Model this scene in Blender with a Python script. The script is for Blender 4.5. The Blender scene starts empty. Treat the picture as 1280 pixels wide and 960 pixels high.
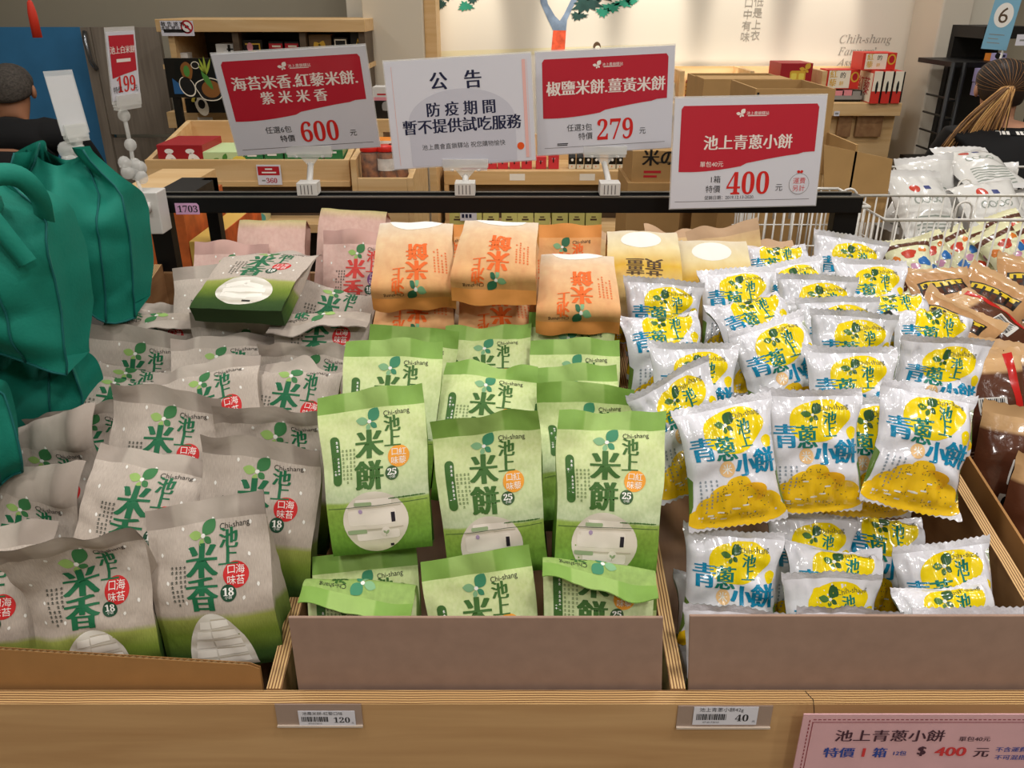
import bpy, bmesh, math, random
import numpy as np
from mathutils import Vector, Matrix, Euler, noise

S = bpy.context.scene
COL = S.collection
PI = math.pi
rnd = random.Random(7)

# ------------------------------------------------------------------ camera, light, exposure
CAM_Z, PITCH, FPX = 1.55, math.radians(24.8), 1040.0
cam = bpy.data.cameras.new('camera'); cam.sensor_width = 36.0; cam.lens = FPX / 1280 * 36.0
cam.clip_start = 0.05
co = bpy.data.objects.new('camera', cam); COL.objects.link(co)
co.location = (0, 0, CAM_Z); co.rotation_euler = (PI / 2 - PITCH, 0, 0)
S.camera = co
S.view_settings.view_transform = 'Standard'; S.view_settings.look = 'None'
S.view_settings.gamma = 1.0; S.view_settings.use_curve_mapping = False
S.view_settings.exposure = -0.75
wd = bpy.data.worlds.new('world'); S.world = wd; wd.use_nodes = True
wd.node_tree.nodes['Background'].inputs[0].default_value = (1.0, 0.98, 0.97, 1)
wd.node_tree.nodes['Background'].inputs[1].default_value = 0.05

def area(name, loc, sx, sy, power, col=(1, .965, .925), rot=(0, 0, 0)):
    l = bpy.data.lights.new(name, 'AREA'); l.shape = 'RECTANGLE'; l.size = sx; l.size_y = sy
    l.energy = power; l.color = col
    o = bpy.data.objects.new(name, l); COL.objects.link(o); o.location = loc; o.rotation_euler = rot
    return o
def spot(name, loc, target, power, ang=60, blend=.6, col=(1, .9, .78), rad=.04):
    l = bpy.data.lights.new(name, 'SPOT'); l.energy = power; l.color = col
    l.spot_size = math.radians(ang); l.spot_blend = blend; l.shadow_soft_size = rad
    o = bpy.data.objects.new(name, l); COL.objects.link(o); o.location = loc
    o.rotation_euler = (Vector(target) - Vector(loc)).to_track_quat('-Z', 'Y').to_euler()
    return o
CEIL = 2.9
for ix in range(4):
    for iy in range(5):
        area('ceiling_lamp', (-2.1 + 1.4 * ix, -.9 + 1.25 * iy, CEIL - .03), .2, .2, (20, 18, 13, 11, 13)[iy] * (.6, .85, 1.1, 1.15)[ix])  # front row added to brighten the bin front; left columns dimmed
for i, x in enumerate((-.22, .30, .72, 1.15, 1.58)):
    spot('wall_washer', (x, 4.25, 2.45), (x + .01, 4.6, 1.5), 150 if i in (0, 1, 2) else 110, 22, .7)
area('shelf_glow', (.95, 4.50, 1.19), 1.5, .05, 1.6, (1, .93, .82), (math.radians(155), 0, 0))

# ------------------------------------------------------------------ pixel -> place
def ray(px, py):
    dx, u = (px - 640) / FPX, (480 - py) / FPX
    c, s = math.cos(PITCH), math.sin(PITCH)
    return Vector((dx, c + u * s, -s + u * c))
def at(px, py, Y):
    d = ray(px, py); t = Y / d.y
    return Vector((d.x * t, Y, CAM_Z + d.z * t))
EDGE_Y, EDGE_Z, SLOPE = .74, .80, .2309            # the trays rise to the back at 13 degrees
def on_pile(px, py, h):
    d = ray(px, py)
    t = (EDGE_Z - SLOPE * EDGE_Y + h - CAM_Z) / (d.z - SLOPE * d.y)
    return Vector((0, 0, CAM_Z)) + d * t
def plane_z(y): return EDGE_Z + SLOPE * (y - EDGE_Y)

# ------------------------------------------------------------------ materials
def lin(h):
    h = h.lstrip('#'); out = []
    for i in (0, 2, 4):
        c = int(h[i:i + 2], 16) / 255
        out.append(c / 12.92 if c <= .04045 else ((c + .055) / 1.055) ** 2.4)
    return (*out, 1)
MATS = {}
def mat(name, col, rough=.6, metal=0, spec=.4, bump=0, bscale=60, var=0, vscale=8, coat=0, trans=0, alpha=1, emit=0, coords='Object', stretch=None, ior=1.45):
    if name in MATS: return MATS[name]
    m = bpy.data.materials.new(name); MATS[name] = m; m.use_nodes = True
    nt = m.node_tree; b = nt.nodes['Principled BSDF']
    c = lin(col) if isinstance(col, str) else col
    b.inputs['Base Color'].default_value = c; b.inputs['Roughness'].default_value = rough
    b.inputs['Metallic'].default_value = metal; b.inputs['Specular IOR Level'].default_value = spec
    b.inputs['IOR'].default_value = ior
    if coat: b.inputs['Coat Weight'].default_value = coat; b.inputs['Coat Roughness'].default_value = .08
    if trans: b.inputs['Transmission Weight'].default_value = trans
    if alpha < 1: b.inputs['Alpha'].default_value = alpha
    if emit: b.inputs['Emission Color'].default_value = c; b.inputs['Emission Strength'].default_value = emit
    if bump or var:
        tc = nt.nodes.new('ShaderNodeTexCoord'); src = tc.outputs[coords]
        if stretch:
            mp = nt.nodes.new('ShaderNodeMapping'); mp.inputs['Scale'].default_value = stretch
            nt.links.new(src, mp.inputs[0]); src = mp.outputs[0]
        if bump:
            n = nt.nodes.new('ShaderNodeTexNoise'); n.inputs['Scale'].default_value = bscale; n.inputs['Detail'].default_value = 4
            nt.links.new(src, n.inputs['Vector'])
            bp = nt.nodes.new('ShaderNodeBump'); bp.inputs['Strength'].default_value = bump; bp.inputs['Distance'].default_value = .004
            nt.links.new(n.outputs['Fac'], bp.inputs['Height']); nt.links.new(bp.outputs[0], b.inputs['Normal'])
        if var:
            n2 = nt.nodes.new('ShaderNodeTexNoise'); n2.inputs['Scale'].default_value = vscale; n2.inputs['Detail'].default_value = 5
            nt.links.new(src, n2.inputs['Vector'])
            r = nt.nodes.new('ShaderNodeValToRGB')
            r.color_ramp.elements[0].position = .3; r.color_ramp.elements[1].position = .7
            r.color_ramp.elements[0].color = tuple(min(1, k * (1 - var)) for k in c[:3]) + (1,)
            r.color_ramp.elements[1].color = tuple(min(1, k * (1 + var * .6)) for k in c[:3]) + (1,)
            nt.links.new(n2.outputs['Fac'], r.inputs[0]); nt.links.new(r.outputs[0], b.inputs['Base Color'])
    return m
def ply_edge(name, axis, a='#d9b27a', d='#6e4526', freq=1700):
    """stripes of plywood layers across one axis"""
    if name in MATS: return MATS[name]
    m = mat(name, a, .6); nt = m.node_tree; b = nt.nodes['Principled BSDF']
    tc = nt.nodes.new('ShaderNodeTexCoord'); sx = nt.nodes.new('ShaderNodeSeparateXYZ'); nt.links.new(tc.outputs['Object'], sx.inputs[0])
    nz = nt.nodes.new('ShaderNodeTexNoise'); nz.inputs['Scale'].default_value = 9; nt.links.new(tc.outputs['Object'], nz.inputs['Vector'])
    ad = nt.nodes.new('ShaderNodeMath'); ad.operation = 'MULTIPLY_ADD'; ad.inputs[1].default_value = .0035
    nt.links.new(nz.outputs['Fac'], ad.inputs[0]); nt.links.new(sx.outputs[axis], ad.inputs[2])
    ml = nt.nodes.new('ShaderNodeMath'); ml.operation = 'MULTIPLY'; ml.inputs[1].default_value = freq; nt.links.new(ad.outputs[0], ml.inputs[0])
    sn = nt.nodes.new('ShaderNodeMath'); sn.operation = 'SINE'; nt.links.new(ml.outputs[0], sn.inputs[0])
    r = nt.nodes.new('ShaderNodeValToRGB'); r.color_ramp.elements[0].position = .12; r.color_ramp.elements[1].position = .55
    r.color_ramp.elements[0].color = lin(d); r.color_ramp.elements[1].color = lin(a)
    mr = nt.nodes.new('ShaderNodeMath'); mr.operation = 'MULTIPLY_ADD'; mr.inputs[1].default_value = .5; mr.inputs[2].default_value = .5
    nt.links.new(sn.outputs[0], mr.inputs[0]); nt.links.new(mr.outputs[0], r.inputs[0]); nt.links.new(r.outputs[0], b.inputs['Base Color'])
    return m
def wood(name, a, b_, stretch=(1.2, 14, 14), scale=2.2, rough=.5):
    if name in MATS: return MATS[name]
    m = mat(name, a, rough); nt = m.node_tree; b = nt.nodes['Principled BSDF']
    tc = nt.nodes.new('ShaderNodeTexCoord'); mp = nt.nodes.new('ShaderNodeMapping'); mp.inputs['Scale'].default_value = stretch
    nt.links.new(tc.outputs['Object'], mp.inputs[0])
    n = nt.nodes.new('ShaderNodeTexNoise'); n.inputs['Scale'].default_value = scale; n.inputs['Detail'].default_value = 6; n.inputs['Distortion'].default_value = .6
    nt.links.new(mp.outputs[0], n.inputs['Vector'])
    r = nt.nodes.new('ShaderNodeValToRGB'); r.color_ramp.elements[0].position = .34; r.color_ramp.elements[1].position = .66
    r.color_ramp.elements[0].color = lin(b_); r.color_ramp.elements[1].color = lin(a)
    nt.links.new(n.outputs['Fac'], r.inputs[0]); nt.links.new(r.outputs[0], b.inputs['Base Color'])
    return m
def uv_bands(name, stops, rough=.7, noise_amt=.06, nscale=9, spec=.3, bump=.15, bscale=14, coat=0, axis='Y', wob=.04, metal=0, streak=0):
    """printed packaging: colour bands along the height of the pack (its own printed picture)"""
    if name in MATS: return MATS[name]
    m = mat(name, stops[0][1], rough, metal, spec, coat=coat); nt = m.node_tree; b = nt.nodes['Principled BSDF']
    uv = nt.nodes.new('ShaderNodeUVMap'); uv.uv_map = 'UVMap'
    sx = nt.nodes.new('ShaderNodeSeparateXYZ'); nt.links.new(uv.outputs[0], sx.inputs[0])
    tc = nt.nodes.new('ShaderNodeTexCoord')
    n = nt.nodes.new('ShaderNodeTexNoise'); n.inputs['Scale'].default_value = 3; nt.links.new(uv.outputs[0], n.inputs['Vector'])
    w = nt.nodes.new('ShaderNodeMath'); w.operation = 'MULTIPLY_ADD'; w.inputs[1].default_value = wob
    nt.links.new(n.outputs['Fac'], w.inputs[0]); nt.links.new(sx.outputs[axis], w.inputs[2])
    r = nt.nodes.new('ShaderNodeValToRGB'); cr = r.color_ramp
    while len(cr.elements) < len(stops): cr.elements.new(.5)
    for e, (p, c) in zip(cr.elements, stops): e.position = p; e.color = lin(c)
    nt.links.new(w.outputs[0], r.inputs[0])
    n2 = nt.nodes.new('ShaderNodeTexNoise'); n2.inputs['Scale'].default_value = nscale; n2.inputs['Detail'].default_value = 5
    if streak:
        mp = nt.nodes.new('ShaderNodeMapping'); mp.inputs['Scale'].default_value = (streak, 1, 1)
        nt.links.new(uv.outputs[0], mp.inputs[0]); nt.links.new(mp.outputs[0], n2.inputs['Vector'])
    else: nt.links.new(uv.outputs[0], n2.inputs['Vector'])
    mx = nt.nodes.new('ShaderNodeMix'); mx.data_type = 'RGBA'; mx.blend_type = 'OVERLAY'; mx.inputs['Factor'].default_value = noise_amt
    nt.links.new(r.outputs[0], mx.inputs[6]); nt.links.new(n2.outputs['Fac'], mx.inputs[7]); nt.links.new(mx.outputs[2], b.inputs['Base Color'])
    if bump:
        n3 = nt.nodes.new('ShaderNodeTexNoise'); n3.inputs['Scale'].default_value = bscale; n3.inputs['Detail'].default_value = 5; n3.inputs['Distortion'].default_value = .5
        nt.links.new(tc.outputs['Object'], n3.inputs['Vector'])
        bp = nt.nodes.new('ShaderNodeBump'); bp.inputs['Strength'].default_value = bump; bp.inputs['Distance'].default_value = .01
        nt.links.new(n3.outputs['Fac'], bp.inputs['Height']); nt.links.new(bp.outputs[0], b.inputs['Normal'])
    return m

# ------------------------------------------------------------------ objects and tags
def tag(o, label=None, cat=None, group=None, kind=None):
    if label: o['label'] = label
    if cat: o['category'] = cat
    if group: o['group'] = group
    if kind: o['kind'] = kind
    return o
def empty(name, loc=(0, 0, 0), rz=0, label=None, cat=None, group=None, link=True):
    o = bpy.data.objects.new(name, None); o.empty_display_size = .05
    if link: COL.objects.link(o)
    o.location = loc; o.rotation_euler = (0, 0, rz)
    return tag(o, label, cat, group)
def copy_tree(o, parent=None):
    c = o.copy(); COL.objects.link(c); c.parent = parent
    for ch in KIDS.get(o.name, []): copy_tree(ch, c)
    return c
KIDS = {}

# ------------------------------------------------------------------ text as meshes (Blender's own font)
GL = {}
def glyphs(s):
    if s in GL: return GL[s]
    cu = bpy.data.curves.new('glyph', 'FONT'); cu.body = s; cu.size = 1; cu.resolution_u = 3; cu.fill_mode = 'FRONT'
    cu.align_x = 'LEFT'
    o = bpy.data.objects.new('glyph', cu); COL.objects.link(o)
    dg = bpy.context.evaluated_depsgraph_get(); dg.update()
    me = bpy.data.meshes.new_from_object(o.evaluated_get(dg))
    v = np.array([p.co[:2] for p in me.vertices]).reshape(-1, 2); f = [list(p.vertices) for p in me.polygons]
    bpy.data.objects.remove(o); bpy.data.curves.remove(cu); bpy.data.meshes.remove(me)
    if len(v) == 0: v = np.zeros((0, 2))
    GL[s] = (v, f); return GL[s]
SERIF = {c: chr(0x1D7CE + i) for i, c in enumerate('0123456789')}
def serif(s): return ''.join(SERIF.get(c, c) for c in s)
def ital(s):
    out = ''
    for c in s:
        if c == 'h': out += '\u210e'
        elif 'a' <= c <= 'z': out += chr(0x1D44E + ord(c) - 97)
        elif 'A' <= c <= 'Z': out += chr(0x1D434 + ord(c) - 65)
        else: out += c
    return out
def rrect(cx, cy, w, h, r, n=5):
    pts = []
    for (sx, sy, a0) in ((1, 1, 0), (-1, 1, 90), (-1, -1, 180), (1, -1, 270)):
        for k in range(n + 1):
            a = math.radians(a0 + 90 * k / n)
            pts.append((cx + sx * (w / 2 - r) + r * math.cos(a), cy + sy * (h / 2 - r) + r * math.sin(a)))
    return pts
def ellipse(cx, cy, rx, ry, n=28, rot=0, wob=0, seed=0):
    out = []
    for k in range(n):
        a = 2 * PI * k / n; q = 1 + wob * math.sin(3 * a + seed) + wob * .7 * math.sin(5 * a + 2 * seed)
        x, y = rx * q * math.cos(a), ry * q * math.sin(a)
        out.append((cx + x * math.cos(rot) - y * math.sin(rot), cy + x * math.sin(rot) + y * math.cos(rot)))
    return out
def leaf(cx, cy, L, w, rot, n=8):
    pts = []
    for k in range(n + 1):
        t = k / n; pts.append((L * t, w * math.sin(PI * t) ** .8))
    for k in range(n - 1, 0, -1):
        t = k / n; pts.append((L * t, -w * math.sin(PI * t) ** .8))
    c, s = math.cos(rot), math.sin(rot)
    return [(cx + x * c - y * s, cy + x * s + y * c) for x, y in pts]

class Sheet:
    """flat print in metres, laid out in layers; later wrapped over a surface"""
    def __init__(s, ts=1.0): s.items = []; s.ts = ts
    def raw(s, v, f, m, layer): s.items.append((np.asarray(v, float), f, m, layer)); return s
    def poly(s, pts, m, layer=1): return s.raw(pts, [list(range(len(pts)))], m, layer)
    def text(s, t, cx, cy, size, m, bold=0, layer=3, rot=0, sx=1, vertical=False, center=True, thin=0):
        if vertical:
            n = len(t)
            for i, ch in enumerate(t):
                if ch != ' ': s.text(ch, cx, cy - size * 1.05 * (i - (n - 1) / 2), size, m, bold, layer, rot, sx)
            return s
        v, f = glyphs(t); size = size * s.ts
        if not len(v): return s
        lo, hi = v.min(0), v.max(0)
        p = v - ((lo + hi) / 2 if center else np.array([lo[0], (lo[1] + hi[1]) / 2]))
        p = p * size * np.array([sx, 1])
        c, q = math.cos(rot), math.sin(rot)
        offs = [0] if not bold else [-bold, -bold * .5, 0, bold * .5, bold] if bold > .04 else [-bold, 0, bold] if bold > .018 else [-bold, bold]
        for i, o in enumerate(offs):
            pp = p + np.array([o * size, 0])
            pp = np.c_[pp[:, 0] * c - pp[:, 1] * q, pp[:, 0] * q + pp[:, 1] * c] + np.array([cx, cy])
            s.raw(pp, f, m, layer + .15 * i)
        return s
    def leaf_mark(s, cx, cy, k, dark, light, white, layer=3):
        s.poly(leaf(cx - .004 * k, cy, .055 * k, .017 * k, math.radians(170)), light, layer)
        s.poly(leaf(cx, cy + .002 * k, .068 * k, .026 * k, math.radians(52)), dark, layer)
        s.poly(leaf(cx + .004 * k, cy - .004 * k, .036 * k, .012 * k, math.radians(-40)), dark, layer)
        s.poly(leaf(cx - .003 * k, cy - .008 * k, .03 * k, .010 * k, math.radians(-105)), light, layer)
        s.poly(ellipse(cx, cy, .009 * k, .008 * k, 10), white, layer + 1)
        return s
    def finish(s, nu, nv, W, H):
        """cut along the wrap grid; returns u, v, layer, faces, material keys"""
        bm = bmesh.new(); keys = []; lay = bm.verts.layers.float.new('l')
        for v, f, m, L in s.items:
            if m not in keys: keys.append(m)
            vs = []
            for p in v:
                q = bm.verts.new((p[0], p[1], 0)); q[lay] = L; vs.append(q)
            for fc in f:
                try: bm.faces.new([vs[i] for i in fc]).material_index = keys.index(m)
                except ValueError: pass
        for i in range(1, nu):
            x = W * (-.5 + i / nu)
            bmesh.ops.bisect_plane(bm, geom=bm.verts[:] + bm.edges[:] + bm.faces[:], plane_co=(x, 0, 0), plane_no=(1, 0, 0), dist=1e-7)
        for j in range(1, nv):
            bmesh.ops.bisect_plane(bm, geom=bm.verts[:] + bm.edges[:] + bm.faces[:], plane_co=(0, H * j / nv, 0), plane_no=(0, 1, 0), dist=1e-7)
        bm.faces.ensure_lookup_table(); bm.verts.index_update()
        for f in bm.faces:
            f.normal_update()
            if f.normal.z < 0: f.normal_flip()
        P = np.array([v.co[:2] for v in bm.verts]); L = np.array([v[lay] for v in bm.verts])
        F = [[v.index for v in f.verts] for f in bm.faces]; M = [f.material_index for f in bm.faces]
        bm.free()
        return P[:, 0] / W + .5, P[:, 1] / H, L, F, M, keys

class MB:
    def __init__(s): s.v = []; s.f = []; s.m = []; s.uv = []; s.mats = []; s.sm = []
    def mi(s, m):
        if m not in s.mats: s.mats.append(m)
        return s.mats.index(m)
    def add(s, v, f, m, uv=None, smooth=False):
        b = len(s.v); s.v += [tuple(p) for p in v]
        s.uv += list(uv) if uv is not None else [(0, 0)] * len(v)
        ms = m if isinstance(m, list) else [m] * len(f)
        for fc, mm in zip(f, ms):
            s.f.append([i + b for i in fc]); s.m.append(s.mi(mm)); s.sm.append(smooth)
        return s
    def box(s, x0, x1, y0, y1, z0, z1, m, top=None, front=None, xf=None):
        v = [(x0, y0, z0), (x1, y0, z0), (x1, y1, z0), (x0, y1, z0), (x0, y0, z1), (x1, y0, z1), (x1, y1, z1), (x0, y1, z1)]
        if xf: v = [xf @ Vector(p) for p in v]
        f = [[3, 2, 1, 0], [4, 5, 6, 7], [0, 1, 5, 4], [1, 2, 6, 5], [2, 3, 7, 6], [3, 0, 4, 7]]
        return s.add(v, f, [m, top or m, front or m, m, m, m])
    def grid(s, P, m, uv=None, smooth=True, flip=False):
        P = np.asarray(P); nj, ni = P.shape[:2]
        f = []
        for j in range(nj - 1):
            for i in range(ni - 1):
                q = [j * ni + i, j * ni + i + 1, (j + 1) * ni + i + 1, (j + 1) * ni + i]
                f.append(q[::-1] if flip else q)
        if uv is None: uv = [(i / (ni - 1), j / (nj - 1)) for j in range(nj) for i in range(ni)]
        ms = m if not callable(m) else [m(j, i) for j in range(nj - 1) for i in range(ni - 1)]
        return s.add(P.reshape(-1, 3), f, ms, uv, smooth)
    def prism(s, pts, y0, y1, m, xf=None):
        """outline in x,z pushed through y"""
        n = len(pts); v = [(p[0], y0, p[1]) for p in pts] + [(p[0], y1, p[1]) for p in pts]
        if xf: v = [xf @ Vector(p) for p in v]
        f = [list(range(n)), list(range(2 * n - 1, n - 1, -1))] + [[(i + 1) % n, i, i + n, (i + 1) % n + n] for i in range(n)]
        return s.add(v, f, m)
    def tube(s, path, r, m, n=8, caps=True, closed=False):
        path = [Vector(p) for p in path]; N = len(path); rs = r if isinstance(r, (list, tuple)) else [r] * N
        V = []; up = None
        for i, p in enumerate(path):
            if closed: t = path[(i + 1) % N] - path[i - 1]
            else: t = path[min(i + 1, N - 1)] - path[max(i - 1, 0)]
            t = t.normalized() if t.length > 1e-9 else Vector((0, 0, 1))
            if up is None: up = t.orthogonal().normalized()
            up = (up - t * up.dot(t)); up = up.normalized() if up.length > 1e-6 else t.orthogonal().normalized()
            w = t.cross(up)
            for k in range(n):
                a = 2 * PI * k / n; V.append(p + (up * math.cos(a) + w * math.sin(a)) * rs[i])
        F = []
        for i in range(N if closed else N - 1):
            for k in range(n):
                a, b = i * n + k, i * n + (k + 1) % n; c, d = ((i + 1) % N) * n + (k + 1) % n, ((i + 1) % N) * n + k
                F.append([a, b, c, d])
        if caps and not closed: F += [list(range(n - 1, -1, -1)), list(range((N - 1) * n, N * n))]
        return s.add(V, F, m, smooth=True)
    def lathe(s, prof, m, c=(0, 0, 0), n=20, caps=True, smooth=True):
        V = []; c = Vector(c)
        for r, z in prof:
            for k in range(n):
                a = 2 * PI * k / n; V.append(c + Vector((r * math.cos(a), r * math.sin(a), z)))
        F = [[i * n + k, i * n + (k + 1) % n, (i + 1) * n + (k + 1) % n, (i + 1) * n + k] for i in range(len(prof) - 1) for k in range(n)]
        if caps: F += [list(range(n - 1, -1, -1)), list(range((len(prof) - 1) * n, len(prof) * n))]
        return s.add(V, F, m, smooth=smooth)
    def ball(s, c, r, m, n=12, sq=(1, 1, 1)):
        P = np.array([[(c[0] + r * sq[0] * math.sin(PI * j / n) * math.cos(2 * PI * i / n), c[1] + r * sq[1] * math.sin(PI * j / n) * math.sin(2 * PI * i / n), c[2] - r * sq[2] * math.cos(PI * j / n)) for i in range(n + 1)] for j in range(n + 1)])
        return s.grid(P, m)
    def plane_sheet(s, sh, O, X, Z, mats, lay=.00025):
        """wrap a Sheet on a flat face: O origin, X right, Z up"""
        X, Z = Vector(X).normalized(), Vector(Z).normalized(); N = X.cross(Z)
        for v, f, m, L in sh.items:
            P = [Vector(O) + X * p[0] + Z * p[1] + N * (lay * (L + 1)) for p in v]
            ff = []
            for fc in f:
                a = sum(v[fc[i]][0] * v[fc[(i + 1) % len(fc)]][1] - v[fc[(i + 1) % len(fc)]][0] * v[fc[i]][1] for i in range(len(fc)))
                ff.append(fc if a > 0 else fc[::-1])
            s.add(P, ff, mats[m] if isinstance(m, str) else m)
        return s
    def build(s, name, parent=None, link=True, bevel=0, xf=None):
        me = bpy.data.meshes.new(name)
        v = [xf @ Vector(p) for p in s.v] if xf else s.v
        me.from_pydata([tuple(p) for p in v], [], s.f)
        for m in s.mats: me.materials.append(m)
        me.polygons.foreach_set('material_index', s.m); me.polygons.foreach_set('use_smooth', s.sm)
        ul = me.uv_layers.new(name='UVMap'); li = np.empty(len(me.loops), dtype=np.int32); me.loops.foreach_get('vertex_index', li)
        ul.data.foreach_set('uv', np.asarray(s.uv, dtype=np.float32)[li].ravel())
        me.update()
        o = bpy.data.objects.new(name, me)
        if link: COL.objects.link(o)
        if parent:
            o.parent = parent
            if not link: KIDS.setdefault(parent.name, []).append(o)
        if bevel:
            b = o.modifiers.new('edge', 'BEVEL'); b.width = bevel; b.segments = 2; b.limit_method = 'ANGLE'
        return o
def ss(a, b, x):
    t = np.clip((x - a) / (b - a), 0, 1); return t * t * (3 - 2 * t)
# ------------------------------------------------------------------ packs: shape
def crumple(P, seed, amp, freq=13.0):
    sh = P.shape; Q = P.reshape(-1, 3).copy(); o = Vector((seed * 3.7, seed * 1.9, seed * 5.3))
    for i in range(len(Q)):
        p = Vector(Q[i]); n = noise.noise_vector(p * freq + o)
        vd = noise.voronoi(p * (freq * 1.7) + o)[0]
        k = amp * (vd[1] - vd[0] - .3)
        Q[i] += np.array((n.x * amp * .6, n.y * amp * 1.1 - k * .9, n.z * amp * .6))
    return Q.reshape(sh)
def bend(P, bends):
    sh = P.shape; Q = P.reshape(-1, 3).copy()
    for (z0, ang, L, slope) in bends:
        a_t = math.radians(ang)
        if abs(a_t) < 1e-4: continue
        for i in range(len(Q)):
            x, y, z = Q[i]; d = z - (z0 + slope * x)
            if d <= 0: continue
            t = min(d / L, 1); a = a_t * t; R = L / a_t
            cy, cz = R * (1 - math.cos(a)), R * math.sin(a)
            e = max(d - L, 0)
            cy += e * math.sin(a); cz += e * math.cos(a)
            Q[i] = (x, cy + y * math.cos(a), (z - d) + cz - y * math.sin(a))
    return Q.reshape(sh)
def grid_normals(P):
    du = np.gradient(P, axis=1); dv = np.gradient(P, axis=0); n = np.cross(du, dv)
    return n / np.maximum(np.linalg.norm(n, axis=2, keepdims=True), 1e-9)
def wrap(mb, fin, G, N, mats, lay=.00013):
    u, v, L, F, M, keys = fin; nv, nu = G.shape[0] - 1, G.shape[1] - 1
    fu = np.clip(u, 0, 1) * nu; fv = np.clip(v, 0, 1) * nv
    i = np.minimum(fu.astype(int), nu - 1); j = np.minimum(fv.astype(int), nv - 1); a = (fu - i)[:, None]; b = (fv - j)[:, None]
    def bl(A): return (A[j, i] * (1 - a) + A[j, i + 1] * a) * (1 - b) + (A[j + 1, i] * (1 - a) + A[j + 1, i + 1] * a) * b
    n = bl(N); P = bl(G) + n * (.0003 + lay * L)[:, None]
    mb.add(P, F, [mats[keys[k]] for k in M], np.c_[u, v], smooth=True)

COLL = {}
def paper_bag(name, W, H, T, mats, fin, win, seed, amp=.004, bends=(), vs=.875, nu=28, nv=40, label=None, cat=None, group=None, tip=0, backprint=False, anchor=None):
    """gusseted paper bag: printed front, folded sides, flat bottom, pressed seal on top"""
    v = np.linspace(0, 1, nv + 1)[:, None]; u = np.linspace(-1, 1, nu + 1)[None, :]
    f = 1 - ss(.30, vs, v); f = f ** .85
    d = T / 2 * f * (1 - .12 * (1 - ss(0, .05, v))) + .0006; hw = W / 2 - T * .10 * f
    one = np.ones_like(u)
    bul = .009 * (1 - u ** 2) ** .8 * np.sin(PI * np.clip(v / vs, 0, 1)) ** .8
    tipz = tip * (u * one) * ss(.7, 1, v)
    front = np.stack([u * hw, -(d * one + bul), v * H * one + tipz], 2)
    back = np.stack([u * hw, d * one + bul * .5, v * H * one + tipz], 2)
    s = np.linspace(0, 1, 5)[None, :]
    g = np.minimum(d * .95, .006 + T * .42 * (1 - f))
    def side(sg):
        x = sg * (hw - g * (1 - np.abs(2 * s - 1))); y = -d + 2 * d * s
        return np.stack([x, y, v * H * np.ones_like(s) + tip * sg * ss(.7, 1, v)], 2)
    L_, R_ = side(-1), side(1)
    bq = np.linspace(0, 1, 5)[:, None]
    bot = np.stack([u * hw[0] + 0 * bq, -d[0] - bul[0:1] + (2 * d[0] + bul[0:1] * 1.5) * bq, 0 * u * bq], 2)
    wv = lambda q: q + np.stack([0 * q[..., 0], .006 * np.sin(q[..., 0] * 48 + seed) * ss(.72 * H, H, q[..., 2]) + .004 * np.sin(q[..., 0] * 95 + 2 * seed) * ss(.8 * H, H, q[..., 2]), 0 * q[..., 0]], -1)
    sur = [bend(crumple(wv(q), seed, amp), bends) for q in (front, back, L_, R_, bot)]
    front, back, L_, R_, bot = sur
    js = int(round(vs * nv))
    root = empty(name, label=label, cat=cat, group=group, link=False); KIDS[root.name] = []; COLL[root.name] = [front[::2, ::2], back[::2, ::2], L_[::2, ::2], R_[::2, ::2]]
    mb = MB(); V = lambda a, b, n: [(i / n, j / nv) for j in range(a, b + 1) for i in range(n + 1)]
    mb.grid(front[:js + 1], mats['front'], V(0, js, nu)); mb.grid(back[:js + 1], mats['back'], V(0, js, nu), flip=True)
    mb.grid(L_[:js + 1], mats['side'], V(0, js, 4), flip=True); mb.grid(R_[:js + 1], mats['side'], V(0, js, 4))
    mb.grid(bot, mats['bottom'], [(.5, 0)] * (5 * (nu + 1)), flip=True)
    N = grid_normals(front)
    if fin: wrap(mb, fin, front, N, mats)
    if backprint: bf = back[:, ::-1]; wrap(mb, fin, bf, grid_normals(bf), mats)
    mb.build('pouch', root, link=False)
    sb = MB(); sb.grid(front[js:], mats['seal'], V(js, nv, nu)); sb.grid(back[js:], mats['seal'], V(js, nv, nu), flip=True)
    sb.build('top_seal', root, link=False)
    if win:
        wb = MB(); wrap(wb, win, front, N, mats, lay=.0002); wb.build('window', root, link=False)
    root['H'] = anchor or H
    return root

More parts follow.
